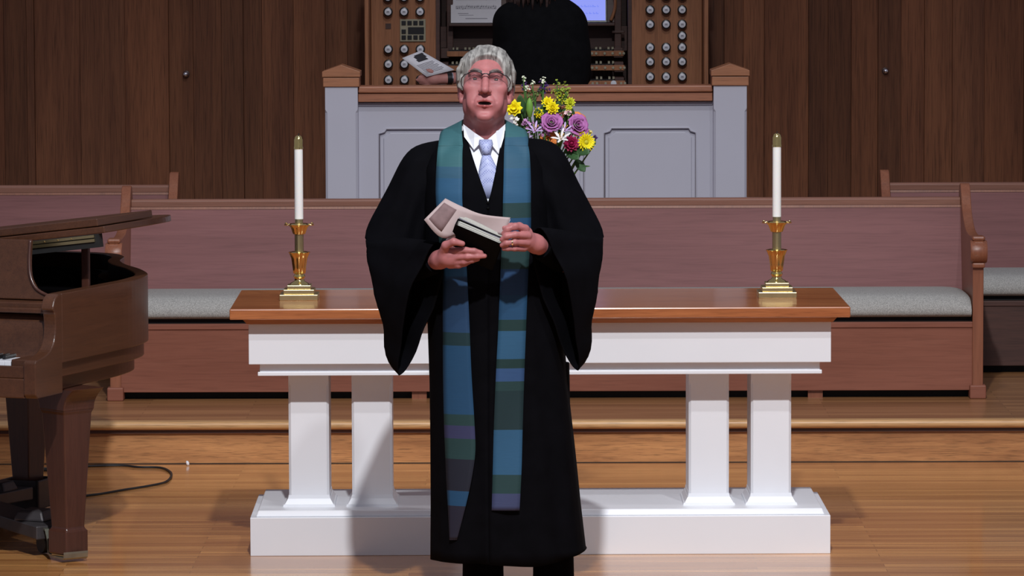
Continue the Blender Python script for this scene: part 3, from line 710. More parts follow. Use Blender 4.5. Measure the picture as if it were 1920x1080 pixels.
def head_field(F, org_, rot, male=True):
    """head in its own frame (face towards -y, origin between the ears), placed by org_ and rot"""
    Rm = np.array(rot); O = np.array(org_)
    P = lambda p: O + Rm @ np.array(p, float)
    def E(c, r, k=0.02, op='u'): F.ell(P(c), r, k, op, Rm)
    def C(a, b_, ra, rb, k=0.01, op='u'): F.cap(P(a), P(b_), ra, rb, k, op)
    E((0, .020, .050), (.075, .096, .080), .02)
    E((0, -.030, -.002), (.0655, .062, .082), .03)
    E((0, -.042, -.060), (.045, .044, .042), .03)
    E((0, -.083, -.090), (.022, .015, .015), .022)
    for s in (-1, 1):
        E((s*.050, -.004, -.048), (.014, .022, .024), .03)           # jaw corner
        E((s*.047, -.067, .002), (.020, .018, .017), .022)          # cheekbone
        E((s*.034, -.070, -.040), (.021, .015, .026), .02)           # cheek / jowl
        C((s*.014, -.089, .046), (s*.046, -.076, .050), .0095, .009, .014)   # brow
    for s in (-1, 1):
        E((s*.033, -.104, .027), (.020, .018, .0125), .012, 's')     # eye socket
        E((s*.033, -.0745, .027), (.0150, .0135, .0140), .004)       # lids over the eyeball
        E((s*.033, -.0915, .0262), (.0128, .010, .0046), .002, 's')  # eye slit
        C((s*.020, -.084, .0335), (s*.034, -.0885, .0365), .0032, .0034, .004); C((s*.034, -.0885, .0365), (s*.048, -.081, .0325), .0034, .003, .004)
        C((s*.020, -.0845, .0175), (s*.046, -.082, .0165), .0034, .003, .008)  # bag under the eye
    C((0, -.088, .036), (0, -.104, .006), .0085, .0098, .012)
    C((0, -.104, .006), (0, -.1150, -.012), .0098, .0120, .008)
    for s in (-1, 1):
        E((s*.0135, -.1005, -.0135), (.0095, .012, .0085), .007)
        E((s*.0068, -.1085, -.0215), (.0038, .0055, .0040), .003, 's')
        C((s*.021, -.0985, -.010), (s*.033, -.0885, -.044), .0042, .0034, .008, 's')   # smile fold
    # mouth: slightly open
    E((0, -.086, -.046), (.030, .012, .022), .012)
    C((-.026, -.0885, -.0465), (0, -.0985, -.0415), .0034, .0042, .004); C((.026, -.0885, -.0465), (0, -.0985, -.0415), .0034, .0042, .004)
    C((-.022, -.0885, -.0560), (0, -.0985, -.0605), .0040, .0056, .004); C((.022, -.0885, -.0560), (0, -.0985, -.0605), .0040, .0056, .004)
    E((0, -.099, -.0515), (.0230, .014, .0050), .003, 's')
    E((0, -.103, -.078), (.018, .008, .006), .012, 's')              # dip under the lip
    for s in (-1, 1):                                                 # ears
        E((s*.0765, .012, .000), (.0075, .020, .032), .006)
        E((s*.0825, .018, .004), (.0060, .017, .027), .004)
        E((s*.0885, .010, .004), (.0060, .009, .016), .004, 's')
        E((s*.076, .004, -.026), (.006, .008, .010), .006)
    return P
# ================================================================== MINISTER
PY = -1.0
PX = (908 - 1008)*(PY + 15.2)/FPX
PO = Vector((PX, PY, 0))
def m(px, py, yl=0.0):                         # pixel -> the figure's own coordinates at depth yl
    return at(px, py, PY + yl) - PO
def mz(py, yl=0.0): return m(908, py, yl).z
TILT = R(-13)
HR = Matrix.Rotation(TILT, 3, 'X') @ Matrix.Rotation(R(2.0), 3, 'Y')
HO = m(910.5, 173.5, 0.0); HO = Vector((HO.x, -0.015, HO.z))

def seg(a, b_, step): return np.arange(a, b_, step)
xs = seg(-0.40, 0.44, 0.0026)
ys = np.concatenate([seg(-0.42, 0.17, 0.0026)])
zs = np.concatenate([seg(-0.01, 0.98, 0.014), seg(0.98, 1.20, 0.0024), seg(1.20, 1.47, 0.009), seg(1.47, 1.765, 0.0023)])
F = Field(xs, ys, zs)
# trunk and legs (under the robe)
F.ell((0, .02, 1.26), (.155, .095, .21), .03); F.ell((.02, .02, .98), (.145, .095, .16), .06)
for s, hx, fx in ((-1, -.07, -.008), (1, .11, .215)):
    F.cap((hx, .02, .90), ((hx + fx)/2, .0, .50), .078, .055, .04); F.cap(((hx + fx)/2, .0, .50), (fx, .02, .09), .054, .036, .02)
    F.cap((fx, .03, .045), (fx, -.10, .035), .036, .028, .02)
sh = [Vector((-.145, .03, 1.365)), Vector((.145, .03, 1.365))]
el = [m(735, 515, .03), m(1088, 505, .03)]
wr = [m(826, 486, -.240), m(1004, 457, -.265)]
for i in (0, 1):
    F.cap(sh[i], el[i], .044, .038, .04); F.cap(el[i], wr[i], .040, .0265, .02)
F.cap((0, .03, 1.38), (0, .02, 1.52), .062, .055, .04)     # neck
F.cap((0, .02, 1.50), HO + HR @ Vector((0, .02, -.03)), .057, .056, .03)
F.cap((0, -.035, 1.46), HO + HR @ Vector((0, -.035, -.070)), .022, .028, .04)   # throat
hp = head_field(F, HO, HR)
# ---- hands.  Image-left hand lies under the book, thumb on its face
YH = -0.315
def hand(pts, rs, k=.005): F.chain([m(*p) for p in pts], rs, k)
F.cap(wr[0], m(838, 480, -.262), .0265, .028, .02)
F.ell(m(845, 481, -.272), (.033, .018, .030), .02)
hand([(831, 473, -.276), (836, 460, -.300), (851, 453, -.316), (867, 457, -.312)], [.015, .0130, .0110, .0088])            # thumb
hand([(850, 471, -.280), (873, 469, -.296), (889, 470.5, -.296), (902, 473.5, -.292)], [.0115, .0095, .0088, .0072])          # index
hand([(850, 482, -.278), (876, 481, -.294), (895, 480.5, -.294), (909, 480, -.290)], [.0118, .0096, .0088, .0072])          # middle
hand([(848, 492, -.268), (870, 491, -.284), (885, 488, -.284), (896, 486, -.278)], [.0112, .0092, .0084, .0070])          # ring
hand([(843, 498, -.260), (860, 498, -.272), (872, 495, -.272), (880, 492, -.266)], [.0100, .0082, .0074, .0062])          # little
# ---- image-right hand pinches paper and book edge
F.cap(wr[1], m(990, 450, -.285), .0265, .026, .02)
F.ell(m(984, 447, -.300), (.022, .022, .036), .02)
hand([(986, 428, -.312), (966, 424, -.340), (951, 430, -.345), (944, 438, -.338)], [.0118, .0102, .0092, .0075])          # index
hand([(990, 442, -.316), (966, 440, -.346), (950, 443, -.350), (941, 449, -.342)], [.0118, .0100, .0090, .0076])          # middle
hand([(988, 455, -.314), (965, 454, -.342), (950, 456, -.346), (941, 460, -.338)], [.0112, .0094, .0086, .0072])          # ring
hand([(983, 466, -.306), (965, 466, -.332), (952, 466, -.336), (944, 467, -.330)], [.0100, .0082, .0074, .0062])          # little
hand([(990, 434, -.296), (974, 424, -.300), (958, 424, -.302), (945, 428, -.304)], [.0130, .0115, .0100, .0085])          # thumb behind
HRi = np.array(HR.inverted()); HOa = np.array(HO)
def skin_slots(c):
    q = (c - HOa) @ HRi.T
    x, y, z = q[:, 0], q[:, 1], q[:, 2]
    out = np.zeros(len(c), int)
    lip = (np.abs(x) < .0245) & (y < -.086) & (((z > -.0475) & (z < -.0385 - np.abs(x)*.22)) | ((z > -.0675 + np.abs(x)*.22) & (z < -.0565)))
    ins = (np.abs(x) < .0205) & (y < -.080) & (z > -.0578) & (z < -.0462) & ((x/.0205)**2 + ((z + .0515)/.0062)**2 < 1) & (y > -.0965)
    out[lip] = 1; out[ins] = 2
    return out
man = field_obj('person', F, [M['skin'], M['lips'], M['mouth']], None, skin_slots, 2)
man.location = PO
tag(man, 'standing grey-haired minister in black robe and teal stole holding a book and papers', 'person')
del F
# eyes
for s in (-1, 1):
    C = HO + HR @ Vector((s*.033, -.0735, .0262))
    e = obj('eye', MB().lathe([(0.0005, -.0125)] + [(.0125*math.sin(a), -.0125*math.cos(a)) for a in [math.pi*i/12 for i in range(1, 12)]] + [(0.0005, .0125)], 20, C), M['eyew'], man, smooth=True)
    ax = Vector((0.0, -1, .14)).normalized()
    obj('iris', MB().lathe([(0.0005, .0118), (.0058, .0118), (.0054, .0126), (.0005, .0129)], 16, C, ax), M['iris'], e, smooth=True)
    # eyebrow
    pts = [HO + HR @ Vector((s*x, y, z)) for x, y, z in ((.012, -.0975, .0475), (.024, -.0975, .0530), (.036, -.0920, .0560), (.050, -.0810, .0520))]
    obj('eyebrow', MB().tube(pts, [.0034, .0042, .0040, .0020], 8), M['brow'], man, smooth=True)
# ---- hair (grown as a solid cap with locks)
hx = seg(-.115, .115, .0026); hy = seg(-.13, .15, .0026); hz = seg(-.08, .16, .0026)
H = Field(hx, hy, hz)
H.ell((0, .026, .053), (.0835, .104, .087), .01)
H.ell((0, -.006, .086), (.060, .074, .056), .02)
for s in (-1, 1): H.ell((s*.034, .020, .078), (.050, .085, .056), .02)
rg = random.Random(5)
def on(x, y, lift=0.0):                        # height of the scalp at x, y
    q = 1 - (x/.082)**2 - ((y - .022)/.100)**2
    return .052 + .086*math.sqrt(max(q, .02))**.72 + lift
for i in range(34):                            # swept back and across from a parting on one side
    x0 = -.040 + i*.0026 + rg.uniform(-.004, .004)
    y0_ = -.052 + .9*abs(x0)**1.25 + rg.uniform(-.004, .006)
    dx = .016 + rg.uniform(-.006, .010)
    pts = []
    for t in (0, .35, .7, 1):
        x = x0 + dx*t*1.4; y = y0_ + .085*t
        pts.append((max(-.07, min(.07, x)), y, on(max(-.07, min(.07, x)), y, .002 + .006*math.sin(math.pi*min(1, t + .25)))))
    H.chain(pts, [.0045, .0072, .0070, .0050], .004)
for i in range(14):                            # the other side of the parting
    x0 = -.042 - i*.0016; y0_ = -.046 + i*.0035
    pts = [(x0, y0_, on(x0, y0_, .003)), (x0 - .016, y0_ + .012, on(x0 - .014, y0_ + .012, -.002)), (-.083, y0_ + .026, .062), (-.0865, y0_ + .034, .035)]
    H.chain(pts, [.0045, .0062, .0066, .0045], .005)
for s in (-1, 1):
    for i in range(15):
        y = -.046 + i*.009
        z1 = .020 + rg.uniform(-.010, .010) + (.012 if i < 2 else 0)
        H.chain([(s*.0765, y - .004, .092 + rg.uniform(-.01, .008)), (s*(.085 + rg.uniform(-.001, .002)), y + .002, .062), (s*(.0860 + rg.uniform(-.002, .002)), y + .010, z1)], [.005, .0068, .0040], .005)
    H.chain([(s*.0770, -.028, .040), (s*.0755, -.020, .012), (s*.0735, -.016, -.008)], [.0075, .0062, .0040], .006)
H.ell((-.022, -.098, .037), (.047, .056, .0760), .006, 's'); H.ell((.024, -.098, .042), (.046, .056, .0760), .006, 's')      # forehead and face
H.ell((.002, -.096, .040), (.040, .053, .0750), .006, 's')
H.ell((0, -.070, -.055), (.10, .085, .060), .008, 's')
for s in (-1, 1): H.ell((s*.085, -.002, -.020), (.020, .028, .034), .006, 's')
hair = field_obj('hair', H, M['hair'], man, None, 5)
hair.matrix_local = Matrix.Translation(HO) @ HR.to_4x4()
del H
# ---- glasses
gl = MB()
def hv(x, y, z): return HO + HR @ Vector((x, y, z))
gframe = MB()
for s in (-1, 1):
    top = [hv(s*x, y, z) for x, y, z in ((.010, -.1075, .034), (.014, -.1085, .0425), (.024, -.1085, .0460), (.036, -.1060, .0468), (.048, -.1010, .0450), (.0555, -.0965, .0400))]
    gframe.tube(spline(top, 4), .0025, 8)
    gframe.tube([hv(s*.0555, -.0965, .0400), hv(s*.0655, -.088, .0390), hv(s*.0745, -.060, .0330), hv(s*.0800, .000, .0230), hv(s*.0800, .020, .006)], .0017, 8)
gframe.tube(spline([hv(-.0105, -.1075, .036), hv(-.005, -.1105, .0395), hv(.005, -.1105, .0395), hv(.0105, -.1075, .036)], 4), .0019, 8)
go = obj('glasses', gframe, M['glasses'], man, smooth=True)
for s in (-1, 1):
    out = spline([(.0105, .034), (.014, .042), (.024, .0455), (.036, .0463), (.048, .0445), (.0550, .0390), (.0535, .0250), (.044, .0150), (.030, .0130), (.017, .0180), (.0105, .034)], 3)[:-1]
    def gy(x): return -.1085 + max(0, x - .02)**1.5*1.6
    v = [hv(s*x, gy(x), z) for x, z in out] + [hv(s*x, gy(x) + .0016, z) for x, z in out]; n = len(out)
    lb = MB(); lb.add(v, [tuple(range(n)), tuple(range(2*n-1, n-1, -1))] + [(i, i+n, (i+1) % n + n, (i+1) % n) for i in range(n)])
    obj('lens', lb, M['lens'], go)

# ---- robe
KZ = [(mz(1045), -.172, .318, -.15, .16), (0.30, -.170, .300, -.15, .155), (0.50, -.170, .280, -.145, .15), (0.70, -.172, .258, -.145, .15), (0.90, -.178, .245, -.15, .15),
      (1.05, -.185, .225, -.155, .15), (1.20, -.190, .205, -.155, .145), (1.30, -.190, .200, -.145, .14), (1.37, -.185, .190, -.125, .135), (1.42, -.163, .163, -.103, .125), (1.455, -.114, .114, -.076, .112), (1.476, -.083, .085, -.055, .105), (1.488, -.078, .080, -.035, .098)]
zk = np.array([k[0] for k in KZ])
def rk(z): return [float(np.interp(z, zk, [k[i] for k in KZ])) for i in (1, 2, 3, 4)]
def robe_r(th, z, fold=True):
    xl_, xr_, yf_, yb_ = rk(z)
    cx, cy = (xl_ + xr_)/2, (yf_ + yb_)/2; a, b_ = (xr_ - xl_)/2, (yb_ - yf_)/2
    c_, s_ = math.cos(th), math.sin(th); p = 2.5
    r = (abs(c_)**p + abs(s_)**p)**(-1/p)
    if fold:
        am = 0.045*min(1, max(0, (1.25 - z)/0.8))
        r *= 1 + am*(abs(s_)**0.8)*(math.sin(11*th + 1.3) + .6*math.sin(17*th + z*1.5))*.6
    return cx + a*r*c_, cy + b_*r*s_
def robe_front(x, z):
    xl_, xr_, yf_, yb_ = rk(z)
    cx, cy = (xl_ + xr_)/2, (yf_ + yb_)/2; a, b_ = (xr_ - xl_)/2, (yb_ - yf_)/2
    u = min(0.999, abs((x - cx)/a)); p = 2.5
    return cy - b_*(1 - u**p)**(1/p)
VZ, VX = mz(372), m(916, 372).x
vtop = mz(238)
def vgap(z):                                   # half-width of the V opening
    return 0.0 if z <= VZ else 0.062*((z - VZ)/(vtop - VZ))**0.9
rings = []
NP = 120
for z in np.concatenate([np.linspace(KZ[0][0], 1.24, 34), np.linspace(1.25, 1.488, 26)]):
    g = vgap(z); cx = (rk(z)[0] + rk(z)[1])/2; a = (rk(z)[1] - rk(z)[0])/2
    vx = VX*(1 if z < 1.3 else max(0, (1.5 - z)/.2))
    # angles where the front opening starts
    def ang(xx):
        lo, hi = math.pi, 2*math.pi
        for _ in range(30):
            mid = (lo + hi)/2
            if robe_r(mid, z, False)[0] < xx: lo = mid
            else: hi = mid
        return lo
    a0, a1 = ang(vx + g), ang(vx - g)
    row = []
    for k in range(NP + 1):
        th = a0 + (a1 + 2*math.pi - a0)*k/NP
        x, y = robe_r(th, z)
        zz = z
        if z == KZ[0][0]:
            zz = z - 0.010*max(0, math.sin((x - .0)*9)) + 0.03*max(0, (x - .16)/.16)
        row.append((x, y, zz))
    rings.append(row)
obj('robe', MB().loft(rings, closed=False, cap=False), M['robe'], man, smooth=True, solid=0.004)
def sleeve(keys):
    rows = []
    flat = [list(m(*T)) + list(m(*B)) + list(Vector(n_).normalized()*h) for T, B, n_, h in keys]
    dense = spline(flat, 7); K = 44
    for i, q in enumerate(dense):
        T, B, nv = Vector(q[0:3]), Vector(q[3:6]), Vector(q[6:9]); c_ = (T + B)/2; up = (T - B)/2
        fr = i/(len(dense) - 1); row = []
        for k in range(K):
            th = 2*math.pi*k/K
            cs, sn = math.cos(th), math.sin(th)
            wd = (0.92 - 0.45*fr*max(0, -cs)) * (1 + 0.10*fr*math.sin(5*th + 2) + 0.06*math.sin(9*th + 6*fr))
            row.append(c_ + up*cs*(1 + .02*math.sin(7*th + 9*fr)) + nv*math.copysign(abs(sn)**0.8, sn)*wd)
        rows.append(row)
    return MB().loft(rows, closed=True, cap=False)
YD = (0, 1, 0)
SL = [((842, 262, .03), (842, 410, .02), YD, .065), ((772, 282, .03), (803, 475, .02), YD, .10), ((730, 348, .03), (790, 555, .01), YD, .11),
      ((694, 436, .01), (770, 622, -.02), (.35, .94, 0), .115), ((752, 448, -.13), (737, 676, -.08), (.8, .6, 0), .070), ((822, 456, -.245), (751, 703, -.13), (.75, .6, 0), .060)]
SR = [((972, 259, .03), (974, 410, .02), YD, .065), ((1042, 274, .03), (1015, 475, .02), YD, .10), ((1084, 342, .03), (1032, 555, .01), YD, .11),
      ((1123, 434, .01), (1052, 618, -.02), (-.35, .94, 0), .115), ((1072, 436, -.13), (1094, 666, -.08), (-.8, .6, 0), .070), ((1008, 428, -.245), (1081, 694, -.13), (-.75, .6, 0), .060)]
for k_ in (SL, SR): obj('robe_sleeve', sleeve(k_), M['robe'], man, smooth=True, solid=0.004)
# inner jacket cuffs
for i, d in ((0, 1), (1, -1)):
    a = wr[i] + (el[i] - wr[i])*0.10; b_ = wr[i] + (el[i] - wr[i])*0.55
    obj('jacket_cuff', MB().tube([a, b_], [.038, .046], 20), M['suit'], man, smooth=True, angle=50)
# robe buttons
for py in (374, 384):
    p = m(916, py); p.y = robe_front(p.x, p.z) - .002
    obj('robe_button', MB().lathe([(.0005, 0), (.004, 0), (.0045, .002), (.003, .0035), (.0005, .004)], 12, p, (0, -1, 0)), M['cover'], man, smooth=True)
# ---- shirt, collar, tie
gr = []
for z in np.linspace(1.22, 1.468, 14):
    gr.append([(x, robe_front(x, z) + .010 + 6*x*x*max(0, (z - 1.40))*3, z) for x in np.linspace(-.085, .085, 15)])
obj('shirt_front', MB().loft(gr, closed=False, cap=False), M['shirt'], man, smooth=True, solid=0.003)
band = []
for k in range(33):
    th = R(-62 + 304*k/32)                       # open at the front
    rx, ry = .0665, .066
    band.append((rx*math.cos(th), .015 + ry*math.sin(th)))
zf = lambda y: 1.462 + (y + .05)*.22
obj('collar_band', MB().loft([[(x*1.06, y*1.06, zf(y) - .012) for x, y in band], [(x, y, zf(y) + .026) for x, y in band]], closed=False, cap=False), M['shirt'], man, smooth=True, solid=0.004)
for s, P_ in ((-1, [(869, 233, -.030), (871, 257, -.062), (889, 281, -.098), (908, 261, -.090), (890, 249, -.075)]),
              (1, [(947, 233, -.030), (944, 258, -.062), (935, 289, -.098), (914, 262, -.090), (929, 249, -.075)])):
    v = [m(*p) for p in P_]
    mb = MB(); mb.add(v, [(0, 1, 2, 4), (4, 2, 3)])
    obj('collar_flap', mb, M['shirt'], man, solid=0.004, recalc=False)
tk = MB()
def trow(py, xa, xb, y, bulge):
    return [m(xa + (xb - xa)*u, py, y - bulge*(1 - (2*u - 1)**2)) for u in np.linspace(0, 1, 7)]
tk.loft([trow(262, 899, 922, -.088, .006), trow(270, 898, 924, -.095, .012), trow(281, 902, 921, -.101, .013), trow(290, 905, 919, -.103, .010)], closed=False, cap=False)
to = obj('tie', MB().loft([trow(288, 906, 918, -.100, .008), trow(300, 902, 924, -.110, .008), trow(320, 898, 934, -.121, .007), trow(345, 896, 940, -.130, .006), trow(372, 895, 944, -.134, .004)], closed=False, cap=False), M['tie'], man, smooth=True, solid=.003)
obj('tie_knot', tk, M['tie'], to, smooth=True, solid=.003)
# ---- stole: two hanging bands joined behind the neck
def c8_(r, g, b_): return tuple(v*.55 for v in c8(r, g, b_)[:3]) + (1,)
TE, BL, DT, SLT, NAV = c8_(72, 128, 136), c8_(58, 112, 152), c8_(46, 80, 82), c8_(78, 88, 130), c8_(42, 92, 134)
GR = c8_(64, 112, 140)
zz_ = lambda *L_: [(mz(p, -.15), col) for p, col in L_]
# (upper limit of every band, listed by the pixel row of its lower edge)
right = zz_((1075, SLT), (957, SLT), (925, DT), (892, BL), (806, c8_(38, 66, 72)), (735, DT), (716, c8_(66, 104, 156)), (691, c8_(36, 70, 70)), (676, BL), (622, c8_(36, 70, 70)), (602, NAV), (556, c8_(44, 84, 130)), (505, DT), (470, NAV), (410, DT), (381, BL), (318, GR), (262, TE))  # blues around and below the hands include painted shade
left = zz_((1075, SLT), (1012, c8_(46, 46, 66)), (950, NAV), (922, c8_(40, 44, 60)), (865, DT), (826, c8_(70, 74, 116)), (800, DT), (778, NAV), (650, c8_(34, 66, 74)), (626, c8_(46, 84, 126)), (520, NAV), (470, DT), (430, BL), (338, GR), (316, TE))
M['stoleL'] = stole_mat('stole_left_weave', left, 0.1, 1.6); M['stoleR'] = stole_mat('stole_right_weave', right, 0.1, 1.6)
def band(rows, s, mat):
    """rows: (py, x left, x right) in pixels; then over the shoulder and behind the neck"""
    R_ = []
    dense = spline([(r_[0], r_[1], r_[2]) for r_ in rows], 6)
    for py, xa, xb in dense:
        row = []
        for u in np.linspace(0, 1, 7):
            p = m(xa + (xb - xa)*u, py, -.15)
            k_ = rk(p.z); xc_, a_ = (k_[0] + k_[1])/2, (k_[1] - k_[0])/2
            y = robe_front(xc_ + max(-.80*a_, min(.80*a_, p.x - xc_)), p.z) - .010
            q = m(xa + (xb - xa)*u, py, y); q.y = y - .004*math.sin(py*.02 + u*2)*min(1, max(0, (py - 420)/300))
            row.append(q)
        R_.append(row)
    tail = []
    for (ix, iy, iz, ox_, oy, oz_) in ((.068, -.036, 1.488, .139, -.030, 1.464), (.069, .000, 1.510, .134, .018, 1.484), (.066, .045, 1.520, .118, .070, 1.492), (.048, .088, 1.524, .080, .118, 1.490), (.0, .104, 1.524, .0, .136, 1.488)):
        a, b_ = Vector((s*ox_, oy, oz_)), Vector((s*ix, iy, iz))
        if s > 0: a, b_ = b_, a
        tail.append([a + (b_ - a)*u for u in np.linspace(0, 1, 7)])
    allr = R_[::-1] if rows[0][0] < rows[-1][0] else R_
    allr = [list(map(tuple, r_)) for r_ in allr] + [list(map(tuple, r_)) for r_ in tail]
    flat = [[v for p in r_ for v in p] for r_ in allr]                # soften the turn over the shoulder
    n0 = len(R_) - 4
    sm_ = flat[:n0] + [list(q) for q in spline(flat[n0:], 4)]
    return MB().loft([[tuple(r_[3*i:3*i + 3]) for i in range(7)] for r_ in sm_], closed=False, cap=False)
st_l = obj('stole', band([(272, 822, 868), (290, 820, 867), (340, 817.5, 867), (380, 818, 867), (460, 824, 872), (520, 830, 876), (600, 830.5, 880), (700, 831, 884), (800, 833, 890), (850, 835, 891), (900, 837, 884), (950, 840, 873), (1012, 843, 857)], -1, M['stoleL']), M['stoleL'], man, smooth=True, solid=.003)
st_r = obj('stole', band([(272, 946, 990), (290, 945, 993), (340, 944, 995), (380, 943, 995), (430, 942, 995), (520, 938, 990), (620, 934, 986), (700, 930, 983), (800, 926, 980), (880, 924, 978), (957, 922, 974)], 1, M['stoleR']), M['stoleR'], man, smooth=True, solid=.003)
# ---- trousers, shoes
for fx in (-.008, .215):
    obj('trouser_leg', MB().tube([(fx*.8 + .01, .02, .75), (fx*.95, .015, .40), (fx, .02, .20), (fx, .02, .045)], [.085, .068, .063, .066], 24), M['suit'], man, smooth=True, angle=60)
    prof = [(.05, .0), (.09, .02), (.10, .05)]
    sh_ = MB(); rr = []
    for y, w, h in ((.095, .02, .05), (.085, .034, .07), (.03, .040, .085), (-.03, .042, .075), (-.09, .048, .055), (-.14, .042, .042), (-.175, .018, .025)):
        rr.append([(fx + w*math.cos(a)*(1 if math.sin(a) > 0 else 1.05), y, max(0.0, h*math.sin(a)) if math.sin(a) > 0 else 0.0) for a in [2*math.pi*k/20 for k in range(20)]])
    obj('shoe', sh_.loft(rr), M['shoe'], man, smooth=True, angle=60)
# wedding ring
p = m(960, 454.5, -.3435); q = m(957.5, 454.7, -.344)
obj('wedding_ring', MB().lathe([(.0096, -.002), (.0108, -.002), (.0108, .002), (.0096, .002)], 20, p, q - p), M['gold'], man, smooth=True, angle=40)

# ================================================================== BOOK AND PAPERS IN HIS HANDS
def frame_from(o_, ux, uy):
    ux = ux.normalized(); n = ux.cross(uy).normalized(); uy = n.cross(ux).normalized()
    return Matrix(((ux.x, uy.x, n.x, o_.x), (ux.y, uy.y, n.y, o_.y), (ux.z, uy.z, n.z, o_.z), (0, 0, 0, 1)))
# cover faces the viewer; its top edge slopes down to the viewer's right
A = PO + m(856, 424, -.318); B = PO + m(938, 459, -.330); Dn = PO + m(836, 468, -.235)
W = (B - A).length
ux = (B - A); uy = (Dn - A)
bk = thing('hymn_book', 'black covered book with pale page edges held open-hand by the minister', 'book', (0, 0, 0))
bk.matrix_world = frame_from(A, ux, uy)          # x along top edge, y down the cover, z away from viewer or towards
nz_ = (ux.cross(uy)).normalized()
sg = 1 if nz_.y > 0 else -1                      # +: local z points away from the viewer
HB = 0.125
obj('front_cover', MB().box(-.004, W + .003, -.004, HB, 0.0, sg*.0025) if sg > 0 else MB().box(-.004, W + .003, -.004, HB, -.0025, 0), M['cover'], bk, bevel=.0008)
a, b_ = sorted((sg*.0025, sg*.026))
pg = MB()
for k in range(9):
    t0 = a + (b_ - a)*k/9; pg.box(0.002, W - .001, 0 + (k % 3)*.0006, HB - .004, t0 + .0002, t0 + (b_ - a)/9 - .0002)
obj('page_block', pg, M['pages'], bk)
a, b_ = sorted((sg*.026, sg*.0285)); obj('back_cover', MB().box(-.004, W + .003, -.004, HB, a, b_), M['cover'], bk, bevel=.0008)
a, b_ = sorted((0, sg*.0285)); obj('spine', MB().box(-.0065, -.0035, -.004, HB, a, b_), M['cover'], bk, bevel=.001)
# folded bulletin, curling across the book
topc = spline([(835, 372, -.270), (868, 388, -.290), (905, 402, -.300), (957, 408, -.305)], 6)
botc = spline([(795, 412, -.300), (829, 446, -.300), (875, 436, -.286), (945, 440, -.312)], 6)
sheet = thing('church_bulletin', 'curled pinkish paper bulletin with a printed picture panel held above the black book', 'paper', PO)
NU = 8
gridp = [[m(*(t*(1 - v) + b_*v)) for v in np.linspace(0, 1, NU)] for t, b_ in zip(topc, botc)]
obj('sheet', MB().loft(gridp, closed=False, cap=False), M['paperp'], sheet, smooth=True, solid=.0012)
pic = [[Vector(q) + Vector((0, -.0016, 0.0003)) for q in row[1:7]] for row in gridp[1:6]]
obj('printed_picture', MB().loft(pic, closed=False, cap=False), M['printr'], sheet, smooth=True, solid=.0004)
gp2 = [[Vector(q) + Vector((0, .004, -.006)) for q in row] for row in gridp[7:]]
obj('inner_sheet', MB().loft(gp2, closed=False, cap=False), M['paper'], sheet, smooth=True, solid=.0010)
# loose leaves tucked behind the book
lf = thing('loose_leaflet', 'grey loose leaflet tucked between the bulletin and the black book', 'paper', PO)
t2 = spline([(862, 402, -.292), (900, 419, -.300), (943, 441, -.308)], 5); b2 = spline([(858, 420, -.300), (897, 441, -.306), (938, 456, -.314)], 5)
g2 = [[m(*(t*(1 - v) + b_*v)) for v in (0, .33, .66, 1)] for t, b_ in zip(t2, b2)]
obj('leaf', MB().loft(g2, closed=False, cap=False), M['pages'], lf, smooth=True, solid=.001)
g3 = [[Vector(q) + Vector((0, -.0014, 0)) for q in row[1:3]] for row in g2]
obj('leaf_print', MB().loft(g3, closed=False, cap=False), M['print'], lf, smooth=True, solid=.0004)
# ================================================================== ORGANIST (seated, back to the viewer)
QY = 6.02
QO = Vector(((1018 - 1008)*(QY + 15.2)/FPX, QY, OZ))
def qm(px, py, yl=0.0): return at(px, py, QY + yl) - QO
qs = lambda a, b_, st_=0.008: np.arange(a, b_, st_)
F = Field(qs(-.66, .46), qs(-.32, .62), qs(0, 1.62))
hipz = .60
F.ell((0, .0, hipz + .06), (.15, .11, .13), .05); F.ell((0, .02, .96), (.15, .10, .22), .05)
QH = Vector((-.03, .05, 1.39))
F.cap((0, .02, 1.10), (0, .03, 1.22), .07, .055, .04); F.cap((0, .03, 1.2), QH, .055, .055, .03)
QR = Matrix.Rotation(math.pi, 3, 'Z') @ Matrix.Rotation(R(8), 3, 'X')
head_field(F, QH, QR)
wl = qm(846, 147, -.16); hl = qm(812, 148, -.18)
le = Vector((-.19, .14, .88)); re = Vector((.165, .14, .88)); rw = Vector((.16, .38, .86))
F.cap((-.15, .02, 1.10), le, .045, .038, .04); F.cap(le, wl, .038, .026, .02)
F.cap((.13, .02, 1.10), re, .045, .038, .04); F.cap(re, rw, .038, .026, .02)
def qf(pts, rs): F.chain([qm(*p) for p in pts], rs, .006)
F.cap(wl, hl, .026, .024, .015); F.ell(hl, (.032, .02, .024), .015)
qf([(812, 142, -.18), (796, 141, -.19), (786, 145, -.19)], [.011, .010, .009]); qf([(810, 147, -.18), (792, 149, -.185), (782, 150, -.18)], [.011, .010, .009])
qf([(812, 152, -.18), (796, 154, -.18), (788, 156, -.175)], [.010, .009, .008]); qf([(818, 156, -.175), (802, 160, -.175), (796, 162, -.17)], [.010, .009, .008])
qf([(822, 140, -.18), (808, 134, -.20), (799, 131, -.20)], [.012, .011, .009])
F.ell(rw + Vector((-.01, .05, 0)), (.035, .05, .018), .02)
for k in range(5): F.chain([rw + Vector((-.04 + k*.018, .08, 0)), rw + Vector((-.045 + k*.020, .125 - abs(k - 2)*.006, .004)), rw + Vector((-.046 + k*.021, .145 - abs(k - 2)*.008, -.014))], [.009, .008, .007], .005)
for s in (-1, 1):
    F.cap((s*.09, .0, hipz), (s*.10, .36, .57), .075, .055, .04); F.cap((s*.10, .36, .55), (s*.10, .42, .12), .05, .036, .02); F.cap((s*.10, .42, .07), (s*.10, .54, .05), .035, .028, .02)
orgp = field_obj('person', F, [M['skin2']], None, None, 2); orgp.location = QO
